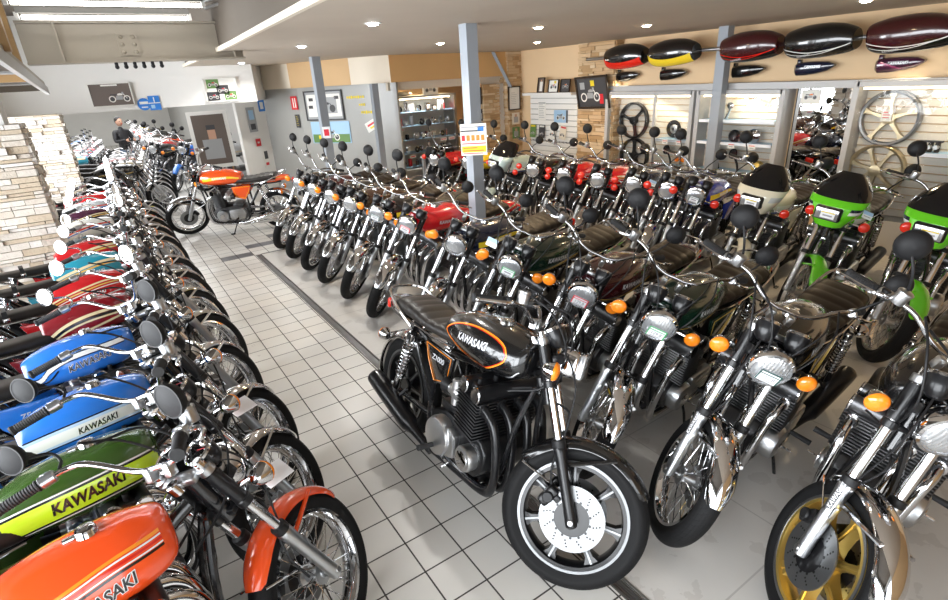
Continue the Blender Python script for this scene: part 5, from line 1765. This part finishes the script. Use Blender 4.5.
for z in (.49, .72, .95, 1.18, 1.41):
    for k in range(9):
        x = 3.56 + k * .134; kd = rnd.choice(kinds); m_ = rnd.choice(('chrome', 'alu', 'chrome', 'black_metal', 'steel', 'card', 'print_red')); b = MB(); y = 6.70 + rnd.uniform(-.05, .1); h_ = rnd.uniform(.08, .17)
        if kd == 'gear': b.lathe([(.05, -.012), (.055, 0), (.05, .012), (.02, .012), (.02, -.012)], (x, y, z + .056), (.2, -1, .1), m_, 18, True); nm = 'spare_gear'
        elif kd == 'canister': b.cyl((x, y, z), (x, y, z + h_), .035, m_, 16, .008); b.cyl((x, y, z + h_), (x, y, z + h_ + .02), .015, 'chrome', 10); nm = 'spare_canister'
        elif kd == 'box': b.box((x, y, z + h_ / 2), (.09, .07, h_), m_, Matrix.Rotation(rnd.uniform(-.4, .4), 3, 'Z'), .005); b.box((x, y - .045, z + h_ / 2), (.05, .02, h_ * .5), 'paper'); nm = 'spare_box'
        else: b.lathe([(.048, -.02), (.055, -.01), (.055, .01), (.048, .02), (.03, .012), (.03, -.012)], (x, y, z + .058), (0, -1, .15), m_, 20, True); b.ball((x, y, z + .058), .018, 'steel', 10, 6); nm = 'spare_bearing'
        cn = {'chrome': 'chrome', 'alu': 'silver', 'black_metal': 'black', 'steel': 'grey steel', 'card': 'white', 'print_red': 'red'}[m_]
        tag(b.build(nm), '%s %s %s of the back showcase, %s from its left' % (cn, nm.split('_')[1], wh[z], adj[k]), 'spare part', 'spare parts in the back showcase')
for k, (x, z) in enumerate(((3.62, 1.14), (3.80, .68), (4.45, .91), (4.62, .91), (4.22, .68))):
    sheet_sign('shelf_label', 'white shelf label in the back showcase, %s' % ('under the second shelf at left', 'under the fourth shelf at left', 'under the middle shelf', 'under the middle shelf at its right end', 'under the fourth shelf at right')[k], 'label', FT(x, 6.545, z), .13, .055, 'paper', lambda b, T: flat(b, T, 0, 0, .09, .014, 'print_red', 0, .0006))
b = MB(); b.bx(4.15, 4.45, 6.62, 6.64, 1.67, 1.86, 'paper'); T_ = FT(4.3, 6.615, 1.765); moto_print(b, T_, 0, 0, .24, 'print_dark', 'print_grey', .002); tag(b.build('photo_card', None, False), 'white photo card standing on the back showcase', 'picture')
b = MB(); b.tube([V(3.55, 6.75, 1.69), V(3.75, 6.72, 1.71), V(4.0, 6.76, 1.70)], [.02, .035, .015], 'alu', 10, 4); tag(b.build('exhaust_piece'), 'silver curved exhaust piece lying on the back showcase', 'spare part')
# window and certificates right of the showcase
b = MB(); b.bx(4.80, 4.98, 7.50, 7.58, .95, 1.62, 'wall_white'); b.bx(4.82, 4.96, 7.49, 7.50, .98, 1.60, 'card'); struct(b.build('window_7', None, False))
def cert(b, T): rows(b, T, 0, .09, .13, 7, .03, 'print_grey', .005)
picture('framed_certificate', 'framed certificate just right of the tall post', 'certificate', FT(4.95, 6.18, 1.60), .21, .28, .018, 'pic_frame', 'paper', cert)
picture('framed_certificate', 'framed certificate under the slanting steel brace', 'certificate', FT(5.68, 6.04, 1.52), .27, .40, .018, 'pic_frame', 'paper', cert)
for x, z, lb, m_ in ((5.72, 1.17, 'pink photo under the slanted certificate', 'wall_cream'), (5.72, .92, 'dark green photo below the pink photo', 'print_green'), (5.02, 1.28, 'small dark photo under the certificate by the post', 'print_dark'), (5.02, 1.06, 'lower small photo beside the tall post', 'print_grey')):
    sheet_sign('wall_photo', lb, 'photo', FT(x, 6.19 if x < 5.5 else 6.05, z), .17, .20, m_, lambda b, T: (flat(b, T, 0, -.02, .10, .10, 'print_grey', 0, .0006), flat(b, T, 0, .05, .05, .05, 'skin', .0, .0006)))
struct(MB().bx(4.80, 5.08, 6.20, 6.32, 0, 1.80, 'wall_peach').build('wall_stub', None, False))
# desk and two office chairs
r_ = tag(empty('office_desk'), 'pale desk standing in front of the back showcase', 'desk')
MB().bx(3.7, 4.75, 5.55, 6.10, .70, .735, 'wall_white', .004).build('desk_top', r_, False); MB().bx(3.74, 4.71, 6.05, 6.08, .1, .70, 'grey_panel').build('modesty_panel', r_, False)
for x in (3.74, 4.71):
    for y in (5.60, 6.06): MB().bx(x - .02, x + .02, y - .02, y + .02, 0, .70, 'case_frame').build('leg', r_, False)


def office_chair(x, y, rz, lb):
    r_ = tag(empty('office_chair', (x, y, 0)), lb, 'chair', 'office chairs at the desk'); r_.rotation_euler = (0, 0, rz)
    MB().box((0, 0, .46), (.46, .44, .08), 'matt', None, .03, 3).build('seat', r_); b = MB()
    rg = []
    for t_ in range(7):
        t = t_ / 6; z = .56 + t * .44; hw = .22 * (1 - .12 * abs(2 * t - 1) ** 3); rg.append([V(-.24 - .05 * t + dx + .04 * (abs(j) / 3) ** 2, hw * j / 3, z) for dx, js in ((0, range(-3, 4)), (-.05, range(3, -4, -1))) for j in js])
    b.loft(rg, 'matt'); b.build('backrest', r_)
    MB().tube([V(0, 0, .08), V(0, 0, .43)], .025, 'plastic', 10).build('pedestal', r_); MB().tube([V(-.05, 0, .42), V(-.24, 0, .45), V(-.27, 0, .62)], .018, 'plastic', 8, 4).build('back_stem', r_)
    for k in range(5):
        a = 2 * PI * k / 5; b = MB(); b.tube([V(0, 0, .10), V(math.cos(a) * .26, math.sin(a) * .26, .06)], [.022, .015], 'plastic', 8); b.ball((math.cos(a) * .27, math.sin(a) * .27, .027), .027, 'plastic', 10, 6); b.build('caster_leg', r_)


office_chair(3.55, 5.25, 1.2, 'black office chair at the left end of the pale desk'); office_chair(4.05, 5.20, 1.5, 'black office chair at the middle of the pale desk')
r_ = tag(empty('fire_extinguisher', (4.55, 5.75, .735)), 'small red fire extinguisher standing on the pale desk', 'extinguisher')
MB().lathe([(0, 0), (.055, 0), (.058, .01), (.058, .25), (.045, .30), (.018, .32), (.018, .34)], (0, 0, 0), (0, 0, 1), 'p_red', 22).build('cylinder_body', r_)
b = MB(); b.box((0, 0, .36), (.03, .06, .03), 'plastic', None, .005); b.tube([V(0, 0, .37), V(-.07, 0, .40)], .008, 'plastic', 6); b.build('valve_handle', r_)
MB().tube([V(.02, 0, .35), V(.07, 0, .30), (V(.068, 0, .08))], .008, 'plastic', 6, 4).build('hose', r_)
MB().lathe([(.0585, .10), (.0585, .18)], (0, 0, 0), (0, 0, 1), 'paper', 22).build('paper_label', r_)

# ------------------------------------------------------------------ the motorcycles
# black roadster standing out in the aisle
bike('black roadster with orange pinstripes and a black cast front wheel out in the aisle', 0.43, -.90, -89, None, ('p_black', 'loop'), wheel='cast', exhaust='black', slider='black_metal', fend='p_black', bar='low', seat='stepped', pin='s_orange', num='Z1000',
     steer=38, lean=-12, square=True, eng='black_metal', mirrors=(), earm='black_metal')
# orange roadster across the far end of the aisle
bike('orange roadster parked across the far end of the tiled aisle', .12, 6.62, 153, None, ('p_z1', 'swoosh'), steer=30, lean=-7, mirrors=(), pin='s_yellow')

LG = 'motorcycles along the left wall'
left = [(-.43, -.58, 10, dict(tank=('p_orange', 'orange'), fend='p_orange', back='matt_low', card=(False, -1)), 'bright orange motorcycle with an orange front fender, nearest on the left'),
        (-.43, -.10, 11, dict(tank=('p_green', 'green'), back='matt_low', card=(False, -1)), 'dark green motorcycle with a broad lime tank band'),
        (-.41, .36, 11, dict(tank=('p_blue', 'blue_band'), mirrors=(-1,), back='matt_low'), 'blue motorcycle with a pale tank band beside the green one'),
        (-.44, 1.00, 9, dict(tank=('p_blue', 'blue_wing'), tailn='750', num='750'), 'blue motorcycle with white wing stripes and 750 on its tail'),
        (-.41, 1.58, 9, dict(tank=('p_dkred', 'dkred'), mirrors=(1,)), 'dark red motorcycle with cream and black tank chevrons'),
        (-.41, 2.16, 9, dict(tank=('p_red', 'red'), mirrors=(1,)), 'bright red motorcycle with cream lines next to the dark red one'),
        (-.41, 2.72, 9, dict(tank=('p_teal', 'teal')), 'teal motorcycle with cream tank stripes by the stone pier'),
        (-.41, 3.24, 9, dict(tank=('p_red', 'teal')), 'red motorcycle with cream stripes just past the teal one'),
        (-.42, 4.28, 9, dict(tank=('p_white', 'white'), level=1), 'white motorcycle with red and blue stripes past the stone pier'),
        (-.42, 4.84, 9, dict(tank=('p_purple', 'red'), level=1), 'dark purple motorcycle behind the white one'),
        (-.42, 5.40, 9, dict(tank=('p_silver', 'white'), level=1), 'silver motorcycle near the far stone pier'),
        (-.42, 5.96, 9, dict(tank=('p_red', 'white'), level=1), 'red and white striped motorcycle past the silver one along the left wall'),
        (-.34, 6.56, 9, dict(tank=('p_black', 'white'), level=1, fair=('p_black', 'p_black', 'p_black'), mirrors=()), 'black faired motorcycle with a dark windscreen, farthest along the left wall')]
for x, y, h, kw, lb in left:
    x, y = x + .025, y - .03
    a = dict(bar='high', back='chrome_low', strap=True, seat='plain', steer=36, lean=-9, eng='alu_dark', low=True, tail=kw['tank'][0]); a.update(kw)
    bike(lb, x, y, h, LG, **a)

MG = 'motorcycles in the middle row'
mid = [(1.00, 4.88, dict(tank=('p_black', 'pin')), 'black motorcycle at the far end of the middle row beside the orange one'),
       (1.00, 4.33, dict(tank=('p_maroon', 'pin')), 'maroon motorcycle second from the far end of the middle row'),
       (1.00, 3.76, dict(tank=('p_black', 'pin_green')), 'black motorcycle with green pinstripes third from the far end of the middle row'),
       (1.00, 3.22, dict(tank=('p_brown', 'pin')), 'brown motorcycle with gold pinstripes fourth from the far end of the middle row'),
       (1.02, 2.64, dict(tank=('p_black', 'swoosh'), tagc='tag_dark'), 'black motorcycle with a yellow tank flash in the middle row'),
       (1.03, 2.07, dict(tank=('p_red', 'pin_red'), tagc='tag_red'), 'candy red motorcycle with a red bordered headlight tag beyond the black roadster seat'),
       (1.02, 1.30, dict(tank=('p_navy', 'swoosh')), 'navy motorcycle with a yellow flash behind the black roadster seat'),
       (1.02, .67, dict(tank=('p_dkgreen', 'pin'), tagc='tag_green', card=(True, -1)), 'dark green motorcycle with a blue and white card behind the black roadster tank'),
       (1.02, .05, dict(tank=('p_maroon', 'pin'), tagc='tag_red', tagn='129.8'), 'maroon motorcycle with a red bordered headlight tag by the black roadster lamp'),
       (1.02, -.44, dict(tank=('p_dkgreen', 'pin_green'), tagc='tag_green', tagn='129.8'), 'dark green motorcycle with a green bordered headlight tag in front of the maroon one'),
       (1.03, -.95, dict(tank=('p_black', 'pin_green'), tagc='tag_dark', tagn='152.8', flabel=True), 'black motorcycle with green pinstripes and chrome fender, second from the gold wheel'),
       (1.05, -1.49, dict(tank=('p_black', 'pin_red'), wheel='gold', flabel=True), 'black motorcycle with gold cast wheels at the bottom right corner')]
for k, (x, y, kw, lb) in enumerate(mid):
    a = dict(bar='mid', seat='stepped', seatm='seat_brown', steer=38, lean=-12, pin='s_gold', exhaust='mixed', level=2 if k > 6 else 1); a.update(kw)
    bike(lb, x, y, 186, MG, **a)

RG = 'motorcycles in the rear row by the display cases'
rear = [(3.05, 5.0, dict(tank=('p_red', 'pin')), 'red motorcycle at the far end of the rear row near the desk'),
        (3.20, 4.35, dict(tank=('p_yellow', 'white')), 'yellow motorcycle near the desk behind the grey post'),
        (3.30, 3.72, dict(tank=('p_pale', 'race'), fair=('p_pale', 'p_pale', 'p_pale'), fend='p_pale'), 'pale grey faired motorcycle with a dark windscreen behind the tall post'),
        (3.35, 3.15, dict(tank=('p_black', 'pin_red')), 'black motorcycle in the rear row just right of the pale faired one'),
        (3.36, 2.62, dict(tank=('p_red', 'pin')), 'red tanked motorcycle in the rear row below the crooked collage'),
        (3.36, 2.10, dict(tank=('p_red', 'red')), 'red motorcycle with cream lines in the rear row left of the navy one'),
        (3.40, 1.66, dict(tank=('p_navy', 'flank', 'p_navy', 's_white'), card=(True, 1)), 'navy motorcycle with white tank edging below the left display case'),
        (3.38, 1.24, dict(tank=('p_black', 'flank', 'p_navy', 's_white')), 'black motorcycle with white tank edging and red turn signals below the wall post'),
        (3.34, .92, dict(tank=('p_deepblue', 'swoosh'), fend='p_deepblue', tagc='tag_dark'), 'deep blue motorcycle with a blue front fender and yellow stripe'),
        (3.40, .34, dict(tank=('p_cream', 'race'), fair=('p_cream', 'p_silver', 'p_silver'), fend='p_cream'), 'cream faired motorcycle with a black windscreen beside the green ones'),
        (3.38, -.24, dict(tank=('p_ninja', 'race'), fair=('p_ninja', 'p_white', 'p_navy'), fend='p_ninja', card=(True, 1)), 'lime green faired motorcycle beside the cream one'),
        (3.30, -.86, dict(tank=('p_ninja', 'race'), fair=('p_ninja', 'p_white', 'p_navy'), fend='p_ninja'), 'lime green faired motorcycle at the right edge')]
for k, (x, y, kw, lb) in enumerate(rear):
    a = dict(bar='mid', seat='stepped', seatm='seat_brown', steer=30, lean=-8, level=1, ind='redlens', exhaust='mixed'); a.update(kw)
    bike(lb, x, y, 187, RG, **a)

BG = 'motorcycles in the back room'
nth = ['first', 'second', 'third', 'fourth', 'fifth', 'sixth', 'seventh', 'eighth', 'ninth', 'tenth', 'eleventh', 'twelfth', 'thirteenth', 'fourteenth']
back = [(.95, 10.5, 175, ('p_silver', 'pin'), 'silver tanked motorcycle parked behind the orange roadster', 'chrome'), (.42, 10.9, 222, ('p_blue', 'white'), 'blue motorcycle with a blue front fender, nearest of the right row in the back room', 'p_blue')]
cols = [('p_black', 'pin', 'black'), ('p_red', 'white', 'red'), ('p_orange', 'orange', 'orange'), ('p_white', 'red', 'white'), ('p_black', 'pin_red', 'black'), ('p_brown', 'pin', 'brown'), ('p_orange', 'white', 'orange'), ('p_navy', 'white', 'navy'), ('p_dkgreen', 'pin', 'dark green'), ('p_red', 'red', 'red'), ('p_silver', 'pin', 'silver'), ('p_yellow', 'white', 'yellow')]
for k, (c, ds, nm) in enumerate(cols): back.append((.30 if k == 2 else -.05 + .08 * (k % 3), 11.80 + .84 * k, 222, (c, ds), '%s motorcycle, %s behind the blue one in the right row of the back room' % (nm, nth[k]), 'chrome'))
cols = [('p_black', 'pin', 'black'), ('p_white', 'red', 'white'), ('p_dkred', 'red', 'dark red'), ('p_black', 'pin_red', 'black'), ('p_teal', 'teal', 'teal'), ('p_silver', 'white', 'silver'), ('p_navy', 'white', 'navy'), ('p_red', 'white', 'red'), ('p_black', 'pin', 'black'), ('p_pale', 'white', 'pale grey'), ('p_maroon', 'pin', 'maroon'), ('p_white', 'white', 'white'), ('p_blue', 'blue_band', 'blue'), ('p_black', 'pin', 'black')]
for k, (c, ds, nm) in enumerate(cols): back.append(((-.02 if k < 4 else -.66) + .06 * (k % 4), 8.50 + .66 * k, 12, (c, ds), '%s motorcycle, %s of the left row in the back room' % (nm, nth[k]), 'chrome'))
for k, (x, y, h, tk, lb, fe) in enumerate(back):
    bike(lb, x, y, h, BG, tank=tk, fend=fe, level=1 if k < 3 else 0, mirrors=(1, -1) if k < 6 else (), back='matt', steer=25)

# portrait panel leaning in the back room, black box and white screen among the left bikes
r_ = tag(empty('portrait_panel'), 'framed dark portrait panel standing in the back room', 'picture')
T_ = face((1.13, 9.75, 1.06), (.97, -.2, 0), (0, .12, 1)) @ Matrix.Scale(.87, 4); r_.matrix_world = T_; I = Matrix()
b = MB(); flat(b, I, 0, 0, .82, 1.22, 'wall_white', 0, .03); b.build('panel_frame', r_, False)
b = MB(); flat(b, I, 0, 0, .66, 1.06, 'print_brown', .03, .004); flat(b, I, .02, .12, .16, .22, 'skin', .035, .001); flat(b, I, .02, .26, .18, .10, 'print_dark', .036, .001); flat(b, I, 0, -.2, .40, .42, 'print_grey', .035, .001); b.build('print_sheet', r_, False)
b = MB(); b.tube([I @ V(0, .4, 0), I @ V(0, -.66, -.5)], .02, 'wood', 6); b.tube([I @ V(-.3, -.6, 0), I @ V(-.3, -1.02, 0)], .015, 'wood', 6); b.tube([I @ V(.3, -.6, 0), I @ V(.3, -1.02, 0)], .015, 'wood', 6); b.build('easel_leg', r_)
# person in dark clothes standing in the back room
def person(x, y, rz, lb):
    pts = {'pelvis': (0, 0, .90), 'belly': (.01, 0, 1.04), 'chest': (.0, 0, 1.24), 'neck': (.0, 0, 1.42), 'neck2': (.015, 0, 1.48), 'lh': (0, .10, .86), 'lk': (.05, .12, .48), 'la': (.0, .13, .09), 'lt': (.13, .14, .035), 'rh': (0, -.10, .86), 'rk': (.03, -.11, .48), 'ra': (-.04, -.12, .09), 'rt': (.10, -.14, .035),
           'ls': (-.01, .18, 1.36), 'le': (.06, .25, 1.10), 'lw': (.28, .12, 1.12), 'rs': (-.01, -.18, 1.36), 're': (.06, -.25, 1.10), 'rw': (.28, -.10, 1.14)}
    rad = {'pelvis': .15, 'belly': .135, 'chest': .15, 'neck': .065, 'neck2': .055, 'lh': .095, 'lk': .062, 'la': .045, 'lt': .038, 'rh': .095, 'rk': .062, 'ra': .045, 'rt': .038, 'ls': .072, 'le': .050, 'lw': .036, 'rs': .072, 're': .050, 'rw': .036}
    ed = [('pelvis', 'belly'), ('belly', 'chest'), ('chest', 'neck'), ('neck', 'neck2'), ('pelvis', 'lh'), ('lh', 'lk'), ('lk', 'la'), ('la', 'lt'), ('pelvis', 'rh'), ('rh', 'rk'), ('rk', 'ra'), ('ra', 'rt'), ('chest', 'ls'), ('ls', 'le'), ('le', 'lw'), ('chest', 'rs'), ('rs', 're'), ('re', 'rw')]
    ks = list(pts); me = bpy.data.meshes.new('person'); me.from_pydata([pts[k] for k in ks], [(ks.index(a), ks.index(c)) for a, c in ed], [])
    o = bpy.data.objects.new('person', me); COL.objects.link(o)
    md = o.modifiers.new('skin', 'SKIN'); sd = o.modifiers.new('subdivision', 'SUBSURF'); sd.levels = sd.render_levels = 2
    for k, v in zip(ks, me.skin_vertices[0].data): v.radius = (rad[k] * (.8 if k in ('chest', 'pelvis', 'belly') else 1), rad[k]); v.use_root = k == 'pelvis'
    dg = bpy.context.evaluated_depsgraph_get(); m2 = bpy.data.meshes.new_from_object(o.evaluated_get(dg)); bpy.data.objects.remove(o)
    b = MB(); vs = [v.co.copy() for v in m2.vertices]
    for mname, test in (('jacket', lambda z: z > .88), ('jeans', lambda z: .10 < z <= .88), ('plastic', lambda z: z <= .10)):
        fs = [tuple(p.vertices) for p in m2.polygons if test(p.center.z)]
        b.add(vs, fs, mname)
    b.ball((.02, 0, 1.60), .105, 'skin', 20, 14, (.92, .76, 1.12)); b.ball((.125, 0, 1.585), .018, 'skin', 8, 6, (1, .8, 1.2))
    for s in (-1, 1):
        b.ball((.02, s * .082, 1.595), .022, 'skin', 8, 6, (.7, .4, 1.2)); b.ball((.108, s * .032, 1.615), .010, 'hair', 8, 6)
        w = V(.28, s * .11, 1.13); b.ball(w + V(.04, -s * .01, .0), .036, 'skin', 10, 8, (1.2, .5, .9))
        for k in range(4): q = w + V(.07, -s * .01, .022 - k * .015); b.tube([q, q + V(.035, -s * .008, -.004), q + V(.05 - .004 * abs(k - 1), -s * .022, -.012)], [.0088, .008, .007], 'skin', 6)
        q = w + V(.035, -s * .02, .028); b.tube([q, q + V(.03, -s * .015, .018), q + V(.048, -s * .014, .02)], [.0095, .009, .0075], 'skin', 6)
    b.tube([V(.118, -.022, 1.553), V(.122, 0, 1.551), V(.118, .022, 1.553)], .005, 'print_red', 6)
    p = b.build('person'); p.location = (x, y, 0); p.rotation_euler = (0, 0, rz); p.scale = (BK, BK, BK); tag(p, lb, 'person')
    h = MB(); h.ball((-.005, 0, 1.635), .108, 'hair', 18, 12, (.95, .80, 1.0)); h.build('hair', p)


person(-.22, 13.55, R(-60), 'person in a black jacket and grey blue jeans standing in the back room')

# ------------------------------------------------------------------ daylight
w = bpy.data.worlds.new('daylight'); SC.world = w; w.use_nodes = True
nt = w.node_tree; bg = nt.nodes['Background']; bg.inputs[0].default_value = (.90, .95, 1.0, 1); bg.inputs[1].default_value = 1.4
for nm, loc, rot, sx_, sy_, en in (('window_daylight', (-2.70, -.1, 1.40), (0, R(-90), 0), 2.2, 7.8, 640), ('window_daylight', (-2.70, 5.35, 1.4), (0, R(-90), 0), 2.2, 2.6, 380), ('window_daylight', (-1.15, -4.35, 1.25), (R(90), 0, 0), 2.6, 2.2, 60)):  # second area lamp shines through the added bay between the piers
    li = bpy.data.lights.new(nm, 'AREA'); li.shape = 'RECTANGLE'; li.size = sx_; li.size_y = sy_; li.energy = en; li.color = (.92, .96, 1.0)
    o = bpy.data.objects.new(nm, li); COL.objects.link(o); o.location = loc; o.rotation_euler = rot
li = bpy.data.lights.new('back_room_fill', 'AREA'); li.shape = 'RECTANGLE'; li.size = 2.5; li.size_y = 14; li.energy = 520; li.color = (.97, .98, 1)  # fill light added over the back room, with no fixture
o = bpy.data.objects.new('back_room_fill', li); COL.objects.link(o); o.location = (-.4, 16.0, 2.58)

vs_ = SC.view_settings; vs_.view_transform = 'Standard'; vs_.look = 'None'; vs_.exposure = 0.0; vs_.gamma = 1.0; vs_.use_curve_mapping = False

# the whole place was laid out in tile units of 18.5 cm; bring it to life size
K = 1 / BK
for o in list(SC.objects):
    if o.parent is None:
        if o.type == 'CAMERA': o.location = o.location * K
        else: o.matrix_basis = Matrix.Scale(K, 4) @ o.matrix_basis
for li in bpy.data.lights: li.energy *= K * K
